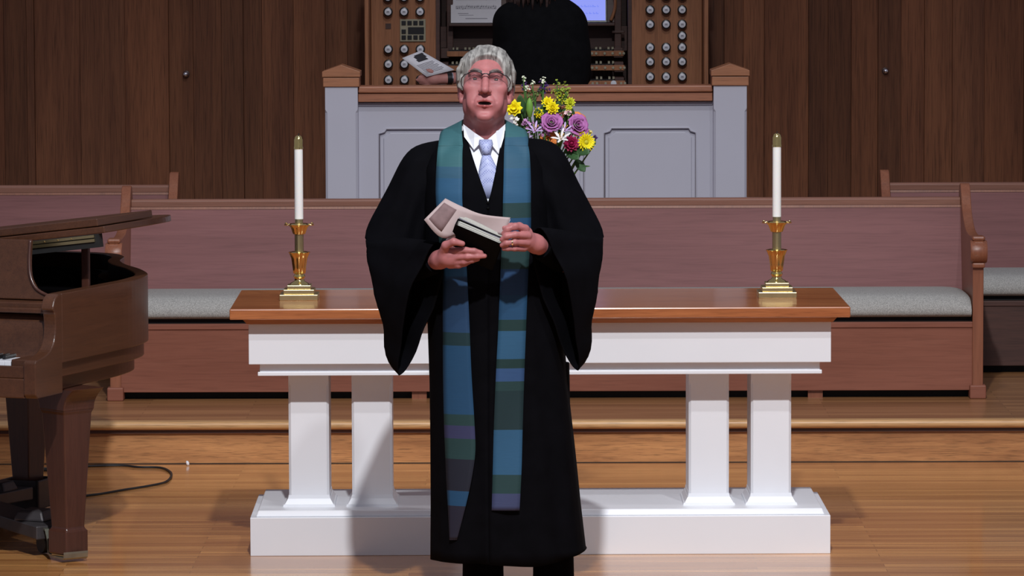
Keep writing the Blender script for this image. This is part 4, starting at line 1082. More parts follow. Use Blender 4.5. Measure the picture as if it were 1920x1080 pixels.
tag(orgp, 'seated organist in black clothing seen from behind at the organ console', 'person')
G = Field(qs(-.40, .40), qs(-.20, .52), qs(.40, 1.34))
# black garment: trunk, shoulders, sleeves
G.ell((.0, .02, .72), (.205, .145, .26), .05); G.ell((.01, .02, .96), (.208, .135, .24), .08)
G.cap((-.135, .02, 1.135), (.11, .02, 1.135), .085, .085, .05); G.cap((-.07, .03, 1.18), (.06, .03, 1.18), .065, .065, .05)
G.cap((-.145, .02, 1.12), le, .072, .060, .04); G.cap(le, le + (wl - le)*.62, .060, .044, .03)
G.cap((.115, .02, 1.10), re, .085, .058, .04); G.cap(re, rw - (rw - re)*.1, .060, .044, .03)
for s in (-1, 1): G.cap((s*.09, .0, hipz), (s*.10, .36, .57), .09, .07, .05)
obj_g = field_obj('black_garment', G, [M['garment']], orgp, None, 2)
del F, G
# hair, shoulder length
hr = MB()
for i in range(60):
    a = R(180 + 180*i/59 + random.uniform(-3, 3)); a2 = a
    base = QH + Vector((.07*math.cos(a), .0 + .085*math.sin(a)*.9, .10 + random.uniform(-.02, .03)))
    end = QH + Vector((.125*math.cos(a) + random.uniform(-.01, .015), .0 + .115*math.sin(a), -.165 + random.uniform(-.05, .045)))
    md = (base + end)/2 + Vector((.03*math.cos(a), .02*math.sin(a), .03))
    hr.tube(spline([base, md, end], 4), [.011, .013, .013, .013, .013, .012, .010, .007, .003], 6)
hr.lathe([(.0005, .115), (.04, .108), (.075, .075), (.09, .03), (.085, -.03), (.05, -.06), (.0005, -.06)], 20, QH + Vector((0, -.02, .02)))
obj('hair', hr, M['hair2'], orgp, smooth=True)
wd = (wl - hl).normalized(); wc = wl - wd*.010
wt = obj('wristwatch', MB().lathe([(.0255, -.011), (.030, -.011), (.030, .011), (.0255, .011)], 20, wc, wd), M['ebony'], orgp, smooth=True, angle=40)
obj('watch_edge', MB().lathe([(.0275, .011), (.031, .011), (.031, .015), (.0275, .015)], 20, wc, wd), M['chrome'], wt, smooth=True, angle=40)
pp = thing('service_leaflet', 'white leaflet with dark picture held in the hand above the oak rail', 'paper', QO)
q4 = [qm(754, 109, -.20), qm(789, 95, -.17), qm(852, 131, -.19), qm(800, 144, -.215)]
def quadp(u, v): return (q4[0]*(1 - u) + q4[1]*u)*(1 - v) + (q4[3]*(1 - u) + q4[2]*u)*v
obj('sheet', MB().loft([[quadp(u, v) for u in np.linspace(0, 1, 5)] for v in np.linspace(0, 1, 5)], closed=False, cap=False), M['paper'], pp, smooth=True, solid=.0015)
def patch(u0, u1, v0, v1):
    d = Vector((0, -.0018, 0.0006)); return [quadp(u0, v0) + d, quadp(u1, v0) + d, quadp(u1, v1) + d, quadp(u0, v1) + d]
mb = MB()
for a in ((.42, .88, .12, .26), (.36, .80, .26, .36), (.50, .92, .08, .14)): mb.add(patch(*a), [(0, 1, 2, 3)])
obj('printed_picture', mb, M['printd'], pp, solid=.0004)
mb = MB()
for k in range(9): mb.add(patch(.14, .84 - .1*(k % 3 == 2), .46 + k*.048, .475 + k*.048), [(0, 1, 2, 3)])
obj('printed_lines', mb, M['print'], pp, solid=.0004)

# ================================================================== GRAND PIANO
GP = at(67, 700, -0.50); GP.z = 0
pn = thing('grand_piano', 'walnut grand piano with its lid propped slightly open beside the communion table', 'piano', GP, R(-20))
ZB, ZTOP = 0.590, 0.920
WP = 1.46
# plan of the case, from treble front round the tail to the bass front
bent = spline([(0, .20), (0, .55), (-.005, .78), (-.05, .98), (-.17, 1.18), (-.30, 1.34), (-.40, 1.50), (-.47, 1.68), (-.58, 1.79), (-.80, 1.83), (-1.08, 1.82), (-1.30, 1.74), (-1.43, 1.56), (-WP, 1.30), (-WP, .8), (-WP, .20)], 6)
plan = [tuple(p) for p in bent]
def inset(pl_, d):
    out = []
    n = len(pl_)
    for i, (x, y) in enumerate(pl_):
        x0, y0_ = pl_[max(i-1, 0)]; x1, y1_ = pl_[min(i+1, n-1)]
        tx, ty = x1 - x0, y1_ - y0_; L_ = math.hypot(tx, ty)
        out.append((x - ty/L_*d, y + tx/L_*d))
    return out
def wall_loft(outer, th, z0, z1):
    inn = inset(outer, th)
    rings = [[(a[0], a[1], z0), (a[0], a[1], z1), (b_[0], b_[1], z1), (b_[0], b_[1], z0)] for a, b_ in zip(outer, inn)]
    return MB().loft(rings, closed=True, cap=True)
obj('rim', wall_loft(plan, .045, .690, ZTOP), M['piano'], pn, bevel=.003)
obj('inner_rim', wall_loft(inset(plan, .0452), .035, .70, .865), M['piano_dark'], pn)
obj('rim_step', wall_loft(inset(plan, .016), .06, .640, .690), M['piano'], pn, bevel=.003)
obj('under_frame', wall_loft(inset(plan, .050), .06, ZB, .640), M['piano'], pn, bevel=.003)
ip = inset(plan, .05)
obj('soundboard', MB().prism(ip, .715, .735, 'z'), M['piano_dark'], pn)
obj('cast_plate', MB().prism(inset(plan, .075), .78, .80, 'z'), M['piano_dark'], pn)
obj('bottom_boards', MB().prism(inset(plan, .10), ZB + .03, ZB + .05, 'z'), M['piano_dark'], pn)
# arms sweeping down to the key blocks
arm = [(.2005, ZTOP), (.2005, ZB)] + [(.012, ZB), (0, ZB + .012), (0, .708), (.010, .716)] + [tuple(p) for p in spline([(.055, .722), (.105, .735), (.140, .765), (.152, .81), (.148, .855), (.135, .875), (.150, .905), (.175, .92)], 4)]
for x0, x1 in ((-.045, 0.0), (-WP, -WP + .045)):
    obj('arm', MB().prism(arm, x0, x1, 'x'), M['piano'], pn, bevel=.004)
obj('key_bed', MB().box(-WP + .0455, -.0455, .006, .20, ZB, .655), M['piano'], pn, bevel=.004)
obj('key_slip', MB().box(-WP + .0455, -.0455, .010, .030, .655, .695), M['piano'], pn, bevel=.003)
for x0, x1 in ((-.105, -.0455), (-WP + .0455, -WP + .105)): obj('key_block', MB().box(x0, x1, .032, .19, .655, .715), M['piano'], pn, bevel=.004)
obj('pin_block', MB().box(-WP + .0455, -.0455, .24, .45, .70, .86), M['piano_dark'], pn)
fb = spline([(.150, .700), (.163, .72), (.170, .76), (.176, .81), (.192, .84), (.215, .852)], 4)
obj('fallboard', MB().prism([tuple(p) for p in fb] + [(.235, .852), (.235, .70)], -WP + .046, -.046, 'x'), M['piano'], pn, bevel=.002)
obj('desk_shelf', MB().box(-WP + .046, -.046, .185, .50, .866, .888), M['piano'], pn, bevel=.004)
obj('fallboard_moulding', MB().box(-WP + .046, -.046, .160, .184, .855, .872), M['piano'], pn, bevel=.004)
nw = 52; x0k, x1k = -WP + .108, -.108; kw = (x1k - x0k)/nw
wk = MB().box(-kw/2 + .0005, kw/2 - .0005, 0, .13, 0, .018); bkk = MB().frustum((-.0055, .0055, 0, .085), 0, (-.0045, .0045, .006, .085), .012)
w0 = b0 = None
for i in range(nw):
    L_ = (x1k - (i + .5)*kw, .035, .690)
    if w0 is None: w0 = obj('white_key', wk, M['ivory'], pn, bevel=.0012); w0.location = L_
    else: dup(w0, pn, L_)
    if i and (i - 1) % 7 not in (0, 4):          # C at the very top: no sharp next to it
        L2 = (x1k - i*kw, .080, .708)
        if b0 is None: b0 = obj('black_key', bkk, M['ebony'], pn); b0.location = L2
        else: dup(b0, pn, L2)
# music desk with a scooped corner
md = [(-WP + .30, .0), (-.050, .0)] + [tuple(p) for p in spline([(-.120, .030), (-.150, .075), (-.160, .13), (-.162, .20)], 4)] + [(-WP + .46, .20)]
mdo = obj('music_desk', MB().prism(md, -.011, .011, 'y'), M['piano'], pn, bevel=.003)
mdo.location = (0, .27, .889); mdo.rotation_euler = (R(-12), 0, 0)
obj('desk_edge', MB().tube([(x, -.012, z) for x, z in spline([(-.050, .004), (-.120, .032), (-.150, .075), (-.160, .13), (-.162, .20)], 5)], .006, 8), M['piano_leg'], mdo, smooth=True)
# lid: hinged on the bass side, front flap folded back on top
lid = bpy.data.objects.new('lid', None); COL.objects.link(lid); lid.parent = pn
ang_l = math.asin(0.175/WP)
lid.location = (-WP, 0, ZTOP + .004); lid.rotation_euler = (0, -ang_l, 0)
lp = [(x + WP + (.075 if x > -.9 else .012), y) for x, y in plan if y > .40]
lp = [(WP + .075, .40)] + [(x, y + .06*max(0, 1 - abs(y - 1.0)/.6)) for x, y in lp] + [(-.012, .40)]
obj('main_lid', MB().prism(lp, .0, .022, 'z'), M['piano'], lid, bevel=.003)
fl_ = MB().prism([(.0, .405), (WP + .05, .405), (WP + .05, .84), (0, .84)], .0245, .050, 'z')
obj('front_flap', fl_, M['piano'], lid, bevel=.003)
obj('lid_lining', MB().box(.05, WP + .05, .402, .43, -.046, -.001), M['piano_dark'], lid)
obj('brass_hinge', MB().box(.05, WP + .035, .3965, .4015, -.012, -.003).box(.05, WP + .035, .3965, .4015, -.026, -.016), M['brass_dull'], lid)
for k in range(3): obj('hinge_screw', MB().lathe([(.0005, 0), (.003, 0), (.002, .001), (.0005, .0012)], 8, (WP - .15 + k*.05, .3965, -.0075), (0, -1, 0)), M['brass'], lid)
obj('lid_prop', MB().box(-.083, -.055, .52, .535, .80, 1.085), M['piano_leg'], pn, bevel=.003)
def pleg(x, y, ztop, rot):
    L = bpy.data.objects.new('leg', None); COL.objects.link(L); L.parent = pn; L.location = (x, y, 0); L.rotation_euler = (0, 0, rot)
    mb = MB(); rr = []
    for z, w in ((.024, .044), (.030, .048), (.102, .048), (.112, .040), (.50, .060), (.515, .066)):
        rr.append([(-w, -w, z), (w, -w, z), (w, w, z), (-w, w, z)])
    obj('leg_post', mb.loft(rr), M['piano_leg'], L, bevel=.005)
    mb = MB(); rr = []
    for t in np.linspace(0, 1, 8):
        z = .512 + (ztop - .512)*t; w = .066 + .055*t**2.2
        rr.append([(-w, -.066, z), (w, -.066, z), (w, .066, z), (-w, .066, z)])
    obj('leg_bracket', mb.loft(rr), M['piano_leg'], L, bevel=.004)
    obj('ferrule', MB().box(-.040, .040, -.040, .040, .0185, .0238), M['brass_dull'], L, bevel=.001)
    return L
LEGS = [(-.085, .40), (-.745, 1.43), (-WP + .10, .40)]
pleg(*LEGS[0], ZB, R(-25)); pleg(*LEGS[1], ZB + .03, R(-15)); pleg(*LEGS[2], ZB, R(-25))
ly = obj('pedal_lyre', MB().box(-.80, -.775, .28, .31, .13, ZB).box(-.685, -.66, .28, .31, .13, ZB).box(-.83, -.63, .25, .34, .07, .13), M['piano_leg'], pn, bevel=.004)
for k in (-.06, 0, .06): obj('pedal', MB().box(-.73 + k - .012, -.73 + k + .012, .13, .25, .088, .098), M['brass'], ly, bevel=.003)
# ---- spider dolly under the piano
dl = thing('piano_dolly', 'dark iron spider dolly spreading between the legs of the grand piano', 'dolly', GP, R(-20))
cxd, cyd = -.745, .92
obj('hub', MB().box(cxd - .09, cxd + .09, cyd - .09, cyd + .09, .085, .125), M['iron'], dl, bevel=.006)
for (lx, ly_) in LEGS:
    d = Vector((lx - cxd, ly_ - cyd, 0)); L_ = d.length; d.normalize(); n_ = Vector((-d.y, d.x, 0))
    C0 = Vector((cxd, cyd, 0))
    def arm_box(s0, s1, w0_, w1_, z0, z1, z2, z3):
        vs_ = []
        for s_, w_, za, zb_ in ((s0, w0_, z0, z1), (s1, w1_, z2, z3)):
            for sg_, zz in ((-1, za), (1, za), (1, zb_), (-1, zb_)):
                p = C0 + d*s_ + n_*w_*sg_; vs_.append((p.x, p.y, zz))
        return vs_, [(0, 1, 2, 3), (7, 6, 5, 4), (0, 4, 5, 1), (1, 5, 6, 2), (2, 6, 7, 3), (3, 7, 4, 0)]
    a = obj('arm', MB().add(*arm_box(.06, L_ - .10, .075, .070, .080, .120, .062, .108)), M['iron'], dl, bevel=.004)
    # bracket bends down beside the leg and passes under the caster
    P0 = C0 + d*(L_ - .12)
    def pt(s_, z): p = C0 + d*s_; return (p.x, p.y, z)
    strip = [(L_ - .13, .10), (L_ - .085, .092), (L_ - .070, .06), (L_ - .068, .025), (L_ - .058, .013), (L_ - .03, .0105), (L_ + .05, .0105), (L_ + .056, .016), (L_ + .058, .030)]
    rr = []
    for i, (s_, z) in enumerate(strip):
        p = C0 + d*s_; w_ = .045
        rr.append([(p.x - n_.x*w_, p.y - n_.y*w_, z), (p.x + n_.x*w_, p.y + n_.y*w_, z), (p.x + n_.x*w_, p.y + n_.y*w_, z + .007), (p.x - n_.x*w_, p.y - n_.y*w_, z + .007)])
    obj('cup_bracket', MB().loft(rr), M['steel'], a, bevel=.001)
    p = C0 + d*(L_ - .25)
    cbk = obj('cup_block', MB().frustum((p.x - .06, p.x + .06, p.y - .06, p.y + .06), .11, (p.x - .045, p.x + .045, p.y - .045, p.y + .045), .145), M['iron'], a, bevel=.008)
    if ly_ > 1:                                 # the tail leg stands in a boxed cup
        cb = MB(); w_ = .078
        for (xa, xb, ya, yb_) in ((-w_, w_, -w_, -w_ + .014), (-w_, w_, w_ - .014, w_), (-w_, -w_ + .014, -w_, w_), (w_ - .014, w_, -w_, w_)): cb.box(lx + xa, lx + xb, ly_ + ya, ly_ + yb_, .022, .125)
        obj('leg_cup', cb, M['iron'], a, bevel=.004)
    p = C0 + d*(L_ - .19)
    fk = obj('swivel_caster', MB().lathe([(.001, -.012), (.034, -.012), (.036, -.008), (.036, .008), (.034, .012), (.001, .012)], 20, (p.x, p.y, .037), n_), M['rubber'], a, smooth=True, angle=40)
    obj('caster_fork', MB().box(p.x - .022, p.x + .022, p.y - .022, p.y + .022, .070, .088), M['steel'], fk)

# ---- cables on the floor
def floor_cable(pts, r, lab, lift=0.0):
    w = [flr(x, y, r) for x, y in pts]
    o = obj('power_cable', MB().tube([Vector(p) + Vector((0, 0, .0004)) for p in spline(w, 6)], r, 8), M['rubber'], None, smooth=True)
    return tag(o, lab, 'cable')
floor_cable([(60, 884), (75, 879), (120, 878), (170, 874), (230, 873), (260, 876), (300, 877), (318, 884), (321, 893), (310, 904), (280, 911), (230, 919), (190, 926), (150, 931), (110, 937), (85, 940)], .0045, 'thin black cable looping out on the floor past the piano leg')
floor_cable([(-60, 800), (-20, 828), (6, 850), (25, 864), (50, 872), (72, 880), (95, 882), (110, 880)], .0045, 'thin black cable running to the piano leg from the side away from the table')
floor_cable([(-30, 962), (0, 957), (18, 956), (27, 962), (16, 968), (-20, 970)], .0045, 'short black cable loop on the floor under the piano dolly')
p = flr(352, 870.5, .004)
sc_ = MB(); sc_.lathe([(.0005, -.006), (.009, -.004), (.011, .0), (.008, .005), (.0005, .007)], 9, (0, 0, 0), (1, .2, .3))
so = obj('paper_scrap', sc_, M['shirt'], None, smooth=True); so.location = (p.x, p.y - .01, .009); tag(so, 'tiny white crumpled scrap at the foot of the oak step', 'scrap')
# ================================================================== FLOWERS ON THE TABLE (behind the minister)
FY = 0.30
FX = (1012 - 1008)*(FY + 15.2)/FPX
rf = random.Random(11)
PET = {}
def pm(name, col, sss=0): 
    if name not in PET: PET[name] = plain(name, col, 0.55, noise=0.10, nscale=60, spec=0.3)
    return PET[name]
YEL = pm('yellow_petal', (0.85, 0.72, 0.01, 1)); YEG = pm('yellow_green_bloom', (0.55, 0.58, 0.03, 1)); LIM = pm('goldenrod_green', (0.30, 0.38, 0.05, 1))
PUR = pm('mauve_rose_petal', (0.40, 0.13, 0.36, 1)); LIL = pm('lilac_petal', (0.58, 0.42, 0.74, 1)); WHI = pm('white_petal', (0.82, 0.80, 0.78, 1)); MAG = pm('crimson_petal', (0.30, 0.01, 0.07, 1))
ORA = pm('orange_petal', (0.80, 0.28, 0.07, 1)); DPU = pm('dark_purple_statice', (0.06, 0.02, 0.12, 1)); LEA = pm('leaf_green', (0.035, 0.09, 0.03, 1)); BUD = pm('bud_green', (0.14, 0.30, 0.05, 1))
STE = pm('stem_green', (0.06, 0.14, 0.03, 1)); CEN = pm('daisy_centre', (0.45, 0.40, 0.02, 1)); RUS = pm('rust_berry', (0.32, 0.12, 0.07, 1)); ANT = pm('anther_orange', (0.55, 0.25, 0.04, 1)); CRE = pm('cream_floret', (0.72, 0.74, 0.58, 1))
vz = thing('flower_vase', 'tall pale ceramic vase of flowers hidden behind the minister on the table', 'vase', (FX, FY, TZ))
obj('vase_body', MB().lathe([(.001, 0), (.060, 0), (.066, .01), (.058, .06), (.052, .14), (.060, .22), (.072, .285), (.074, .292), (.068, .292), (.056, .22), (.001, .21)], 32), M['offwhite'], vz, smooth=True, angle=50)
MOUTH = Vector((FX, FY, TZ + .285))
def petal(mb, mat_i, base, d, up, length, width, curl, tip=.5, nseg=5):
    """a petal from base along d, face normal up, curling by curl"""
    d = d.normalized(); side = d.cross(up).normalized(); up = side.cross(d).normalized()
    rows = []
    for i in range(nseg + 1):
        t = i/nseg
        w = width*(math.sin(math.pi*min(1, t*(1 - tip*.35) + .10)))**.8
        if i == nseg: w *= .35
        p = base + d*length*t*math.cos(curl*t*.5) + up*length*math.sin(curl*t)*t*.6
        rows.append([p - side*w + up*w*.25, p, p + side*w + up*w*.25])
    mb.cm = mat_i; mb.loft(rows, closed=False, cap=False); mb.cm = 0
def stem(head, t, axis):
    a = head - axis*.02; lo = MOUTH + Vector((rf.uniform(-.035, .035), rf.uniform(-.03, .03), -.03))
    md = a*.45 + lo*.55 + Vector((0, 0, .02))
    obj('stem', MB().tube([head - t.location, a - t.location] + [Vector(q) - t.location for q in spline([a, md, lo], 4)[1:]], .0026, 6), STE, t, smooth=True)
def head_at(px, py, dy): return at(px, py, FY + dy)
FACE = Vector((0, -1, .25)).normalized()
def basis(ax):
    q = ax.to_track_quat('Z', 'Y').to_matrix(); return q @ Vector((1, 0, 0)), q @ Vector((0, 1, 0))
def new_flower(name, lab, pos, group=None, cat='flower'):
    return thing(name, lab, cat, pos, 0, group)
def daisy(px, py, dy, r, ax, lab, mat=YEL, n=18, layers=2, group='yellow daisies'):
    p = head_at(px, py, dy); t = new_flower('daisy', lab, p, group); ax = Vector(ax).normalized(); u, v = basis(ax)
    for L_ in range(layers):
        for k in range(n):
            a = 2*math.pi*(k + .5*L_)/n
            mb = MB(); d = (u*math.cos(a) + v*math.sin(a))*1.0 + ax*(.10 + .28*L_)
            petal(mb, 0, ax*.003*L_ + d.normalized()*r*.15, d, ax, r*(.85 - .16*L_), r*.14, .3, .2, 3); obj('petal', mb, mat, t, smooth=True, solid=.0006)
    obj('flower_centre', MB().lathe([(.0005, .002), (r*.25, .003), (r*.22, .008), (r*.12, .011), (.0005, .011)], 14, (0, 0, 0), ax), CEN, t, smooth=True)
    stem(p, t, ax)
def mum(px, py, dy, r, lab, mat=YEL, ax=FACE, group='yellow mums', name='chrysanthemum', layers=4, n=11, wid=.22):
    p = head_at(px, py, dy); t = new_flower(name, lab, p, group); ax = Vector(ax).normalized(); u, v = basis(ax)
    for L_ in range(layers):
        for k in range(n - L_):
            a = 2*math.pi*(k + .5*(L_ % 2))/(n - L_) + rf.uniform(-.1, .1); el_ = .15 + L_*.38
            d = (u*math.cos(a) + v*math.sin(a))*math.cos(el_) + ax*math.sin(el_)
            mb = MB(); petal(mb, 0, d*r*.1, d, ax, r*(1 - .10*L_), r*wid, .5, .3, 3); obj('petal', mb, mat, t, smooth=True, solid=.0006)
    obj('flower_centre', MB().lathe([(.0005, -.004), (r*.3, -.002), (r*.28, .004), (.0005, .007)], 10, (0, 0, 0), ax), mat, t, smooth=True)
    stem(p, t, ax)
def rose(px, py, dy, r, lab, mat, ax=FACE, group=None):
    p = head_at(px, py, dy); t = new_flower('rose', lab, p, group); ax = Vector(ax).normalized(); u, v = basis(ax)
    for L_, (n, rad, h, open_) in enumerate(((3, .22, .62, .05), (4, .42, .66, .18), (5, .64, .62, .42), (6, .80, .50, .80))):
        for k in range(n):
            a0 = 2*math.pi*k/n + L_*.7 + rf.uniform(-.25, .25); rows = []; jr, jh, jt = rf.uniform(.9, 1.12), rf.uniform(-.08, .10), rf.uniform(-.12, .12)
            for i in range(5):
                s_ = i/4
                row = []
                for j in range(5):
                    a = a0 + (j/4 - .5)*2*math.pi/n*1.45
                    rr = r*jr*(rad*(.55 + .45*s_) + open_*.38*s_**2.2*(1 + .25*math.sin(j*1.7 + k))); hh = r*((h + jh)*s_ - .35)*(1 - .22*abs(j - 2)/2*s_) + r*jt*(j - 2)*.3*s_ - (r*.10*open_ if i == 4 else 0)
                    row.append((u*math.cos(a) + v*math.sin(a))*rr + ax*hh)
                rows.append(row)
            obj('petal', MB().loft(rows, closed=False, cap=False), mat, t, smooth=True, solid=.0010)
    obj('calyx', MB().lathe([(.0005, -r*.5), (r*.35, -r*.42), (r*.5, -r*.2), (.0005, -r*.1)], 10, (0, 0, 0), ax), STE, t, smooth=True)
    stem(p, t, ax)
def lily(px, py, dy, r, lab, mat, ax, group='lilies', n=6, wid=.16, curl=-.3):
    p = head_at(px, py, dy); t = new_flower('lily', lab, p, group); ax = Vector(ax).normalized(); u, v = basis(ax)
    for k in range(n):
        a = 2*math.pi*k/n + .3; d = (u*math.cos(a) + v*math.sin(a))*.85 + ax*.75
        mb = MB(); petal(mb, 0, Vector((0, 0, 0)), d, ax, r*1.15, r*wid, curl, .6, 6); obj('petal', mb, mat, t, smooth=True, solid=.0008)
        e = d.normalized()*.4 + ax*.6
        if k % 2 == 0: obj('stamen', MB().tube([Vector((0, 0, 0)), e*r*.6, e*r*.85 + u*.002], [.0008, .0008, .002], 6), ANT, t, smooth=True)
    stem(p, t, ax)
def cluster(px, py, dy, r, lab, mat, n, br, name, group, cat='flower', stretch=(1, 1, 1)):
    p = head_at(px, py, dy); t = new_flower(name, lab, p, group, cat)
    for k in range(n):
        q = Vector((rf.gauss(0, .45)*r*stretch[0], rf.gauss(0, .4)*r*stretch[1], rf.gauss(0, .45)*r*stretch[2])); b_ = br*rf.uniform(.7, 1.2); mb = MB()
        ax = (q + Vector((0, -.01, .012))).normalized(); u, v = basis(ax)
        for j in range(5):
            a = 2*math.pi*j/5; d = u*math.cos(a) + v*math.sin(a) + ax*.5; petal(mb, 0, q, d, ax, b_, b_*.42, .3, .2, 2)
        obj('floret', mb, mat, t, smooth=True, solid=.0005)
    fo = MB()
    for k in range(max(3, n//2)):
        q = Vector((rf.gauss(0, .4)*r*stretch[0], rf.gauss(0, .3)*r, rf.gauss(0, .4)*r*stretch[2])); fo.tube([Vector((0, 0, -r*1.2)), q*.5 + Vector((0, 0, -r*.3)), q], .0010, 5)
    obj('floret_stalks', fo, STE, t, smooth=True)
    stem(p, t, Vector((0, 0, 1)))
def leaf(px, py, dy, d, length, width, lab, mat=LEA, up=(0, -1, .3), curl=.3):
    p = head_at(px, py, dy); t = new_flower('leaf', lab, p, 'bouquet leaves', 'leaf'); d = Vector(d).normalized()
    mb = MB(); petal(mb, 0, Vector((0, 0, 0)), d, Vector(up), length, width, curl, .5, 6); obj('leaf_blade', mb, mat, t, smooth=True, solid=.0010)
    obj('midrib', MB().tube([Vector((0, 0, 0)), d*length*.55], [.0014, .0008], 6), STE, t, smooth=True)
    stem(p, t, d*.01)
mum(964, 204, -.05, .031, 'large yellow bloom close beside the minister\'s ear', ax=(-.1, -1, .35), layers=3, n=9, wid=.30)
mum(1027, 194, .00, .024, 'yellow bloom behind the mauve rose, upper of two', ax=(.0, -1, .6))
mum(1036, 203, -.04, .025, 'yellow bloom directly above the mauve rose')
mum(1008, 212, -.03, .020, 'small yellow bloom between the green bud and the mauve rose', ax=(.5, -1, .1), layers=3, n=9)
mum(1069, 193, .00, .020, 'yellow-green bloom under the goldenrod spray', YEG)
mum(1066, 203, -.02, .014, 'small yellow-green bloom touching the pale pink floret', YEG, layers=3, n=8)
rose(1034, 229, -.06, .034, 'mauve rose in the middle of the bouquet', PUR, (.05, -1, .55))
rose(1084, 235, -.03, .034, 'mauve bloom in front of an orange one in the bouquet', PUR, (.5, -1, .45))
rose(1086, 221, .01, .024, 'orange rose behind the mauve bloom', ORA, (.5, -.6, .8))
rose(1028, 263, -.04, .026, 'orange rose low in the bouquet by the minister\'s shoulder', ORA, (-.1, -1, .3))
mum(1070, 270, -.05, .030, 'dark crimson carnation low in the bouquet', MAG, (.2, -1, .2), 'carnations', 'carnation', 5, 12, .26)
daisy(1098, 267, -.05, .036, (.45, -1, .1), 'large yellow daisy at the outer edge of the bouquet')
daisy(1084, 250, -.03, .024, (.0, -.8, .8), 'smaller yellow daisy tucked above the large yellow daisy', n=14)
lily(1052, 262, -.07, .036, 'white lily with pointed petals between crimson and orange blooms', WHI, (-.05, -.7, .75), wid=.13)
lily(1058, 247, -.05, .034, 'pale lilac lily just behind the white lily', LIL, (.1, -.5, .9), wid=.10)
lily(1003, 247, -.06, .036, 'pale lilac lily with thin petals by the teal stole', LIL, (.05, -.6, .85), wid=.11)
cluster(984, 233, -.05, .020, 'pink-lilac floret cluster beside the teal stole', pm('pink_lilac', (0.55, 0.28, 0.52, 1)), 12, .009, 'freesia', 'lilac freesias')
cluster(1021, 250, -.05, .022, 'pink-lilac floret cluster under the mauve rose', pm('pink_lilac', (0.55, 0.28, 0.52, 1)), 12, .009, 'freesia', 'lilac freesias')
cluster(998, 256, -.05, .016, 'lilac floret cluster low against the black robe shoulder', LIL, 9, .009, 'freesia', 'lilac freesias')
cluster(1066, 212, -.03, .010, 'pale pink floret above the mauve bloom', pm('pale_pink', (0.80, 0.55, 0.58, 1)), 6, .009, 'waxflower', 'pale small florets')
cluster(964, 225, -.06, .014, 'white floret pair at the edge of the teal stole', WHI, 6, .011, 'waxflower', 'pale small florets')
for px, py, lab in ((982, 146, 'topmost cream floret tuft, nearest the minister\'s head'), (999, 156, 'cream floret tuft between two taller ones'), (1019, 151, 'cream floret tuft on top of the dark purple statice'), (986, 166, 'lowest cream floret tuft over green sprigs')):
    cluster(px, py, .0, .009, lab, CRE, 9, .0055, 'statice', 'cream floret tufts')
cluster(1017, 165, .01, .024, 'dark purple statice cluster at the top of the bouquet', DPU, 26, .0075, 'statice', 'purple statice')
cluster(984, 160, .02, .018, 'dark purple statice cluster close to the minister\'s ear', DPU, 14, .0065, 'statice', 'purple statice')
cluster(1106, 248, .0, .010, 'pale yellow floret cluster above the large yellow daisy', pm('pale_yellow', (0.75, 0.62, 0.22, 1)), 7, .007, 'waxflower', 'pale small florets')
cluster(1055, 203, -.02, .014, 'rust brown berry cluster above the mauve rose', RUS, 10, .007, 'berry_sprig', 'rust berries', 'berries')
cluster(1053, 216, -.03, .014, 'rust brown berry cluster between the two mauve blooms', RUS, 10, .007, 'berry_sprig', 'rust berries', 'berries')
cluster(1116, 258, .0, .007, 'small purple bud tip sticking out past the yellow daisy', DPU, 5, .007, 'statice', 'purple statice')
cluster(990, 184, .01, .026, 'green sprig filler under the cream tufts', pm('sprig_green', (0.12, 0.17, 0.05, 1)), 26, .007, 'green_sprig', 'green sprigs', 'foliage')
cluster(1004, 178, .02, .020, 'green sprig filler under the purple statice', pm('sprig_green', (0.12, 0.17, 0.05, 1)), 18, .007, 'green_sprig', 'green sprigs', 'foliage')
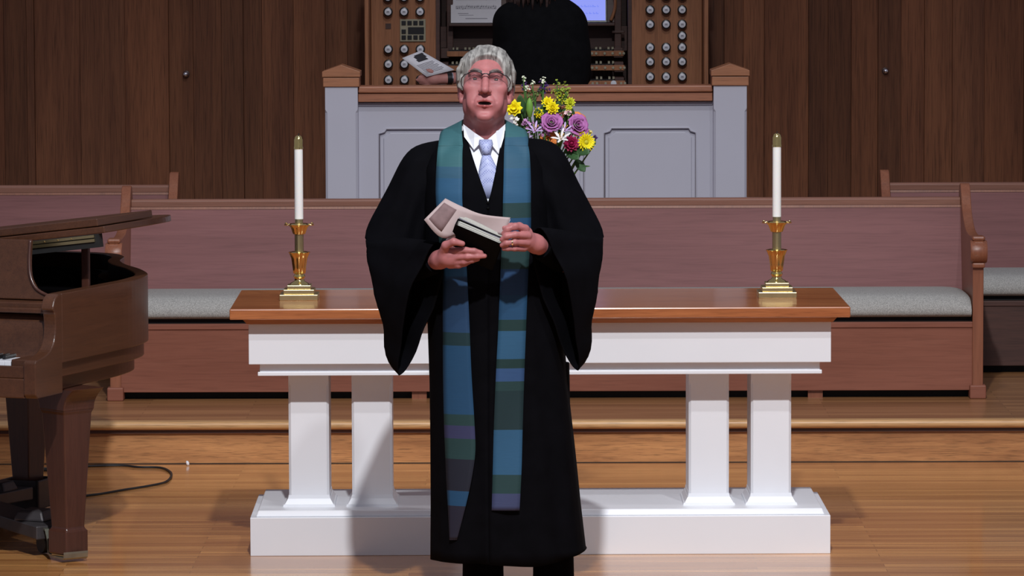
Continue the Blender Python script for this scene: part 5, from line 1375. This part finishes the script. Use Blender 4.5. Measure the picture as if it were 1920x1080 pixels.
for px, py, dx, lab in ((1050, 182, 0, 'goldenrod spray leaning over the yellow-green bloom'), (1061, 172, 1, 'tall goldenrod spray at the top of the bouquet'), (1047, 168, -1, 'thin goldenrod spray next to the purple statice'), (1060, 187, 0, 'short goldenrod spray between the yellow blooms')):
    cluster(px, py, .02, .026, lab, LIM if py < 180 else YEG, 34, .0058, 'goldenrod', 'goldenrod sprays', 'flower', (.7, .6, 1.1))
# lily bud and leaves
p = head_at(993, 222, -.05); t = new_flower('lily_bud', 'upright green lily bud between two yellow blooms', p, None, 'bud')
obj('bud', MB().lathe([(.0005, 0), (.007, .006), (.0125, .030), (.011, .050), (.006, .066), (.0005, .072)], 14, (0, 0, 0), (0, -.1, 1)), BUD, t, smooth=True); stem(p, t, Vector((0, 0, 1)))
for a in ((978, 214, -.04, (-.1, -.1, 1), .070, .014, 'long dark leaf behind the large yellow bloom', LEA), (984, 222, -.03, (.25, -.2, 1), .075, .013, 'long dark leaf beside the green bud', LEA),
          (1012, 232, -.02, (-.2, -.3, 1), .06, .016, 'dark leaf left showing under the small yellow bloom', LEA), (1044, 220, .0, (.1, -.2, 1), .06, .016, 'dark leaf behind the mauve rose', LEA),
          (1072, 278, -.04, (.85, -.4, -.25), .075, .018, 'broad dark leaf under the large yellow daisy', LEA), (1080, 300, -.02, (.55, -.3, -.75), .055, .015, 'drooping dark leaf lowest in the bouquet', LEA),
          (1062, 280, -.03, (.6, -.5, -.5), .07, .018, 'dark leaf under the crimson carnation', LEA), (1020, 240, .02, (.0, -.2, 1), .09, .02, 'dark leaf deep in the bouquet centre', LEA),
          (1060, 240, .03, (.3, -.2, .8), .08, .02, 'dark leaf deep behind the mauve bloom', LEA), (990, 250, .02, (-.4, -.2, .8), .09, .02, 'dark leaf deep behind the teal stole', LEA),
          (1088, 312, -.02, (1, -.2, .0), .036, .003, 'thin bare sprig below the drooping leaf', STE), (960, 260, .0, (-.6, -.3, .6), .09, .02, 'dark leaf hidden behind the minister\'s neck', LEA)):
    leaf(*a[:7], mat=a[7])
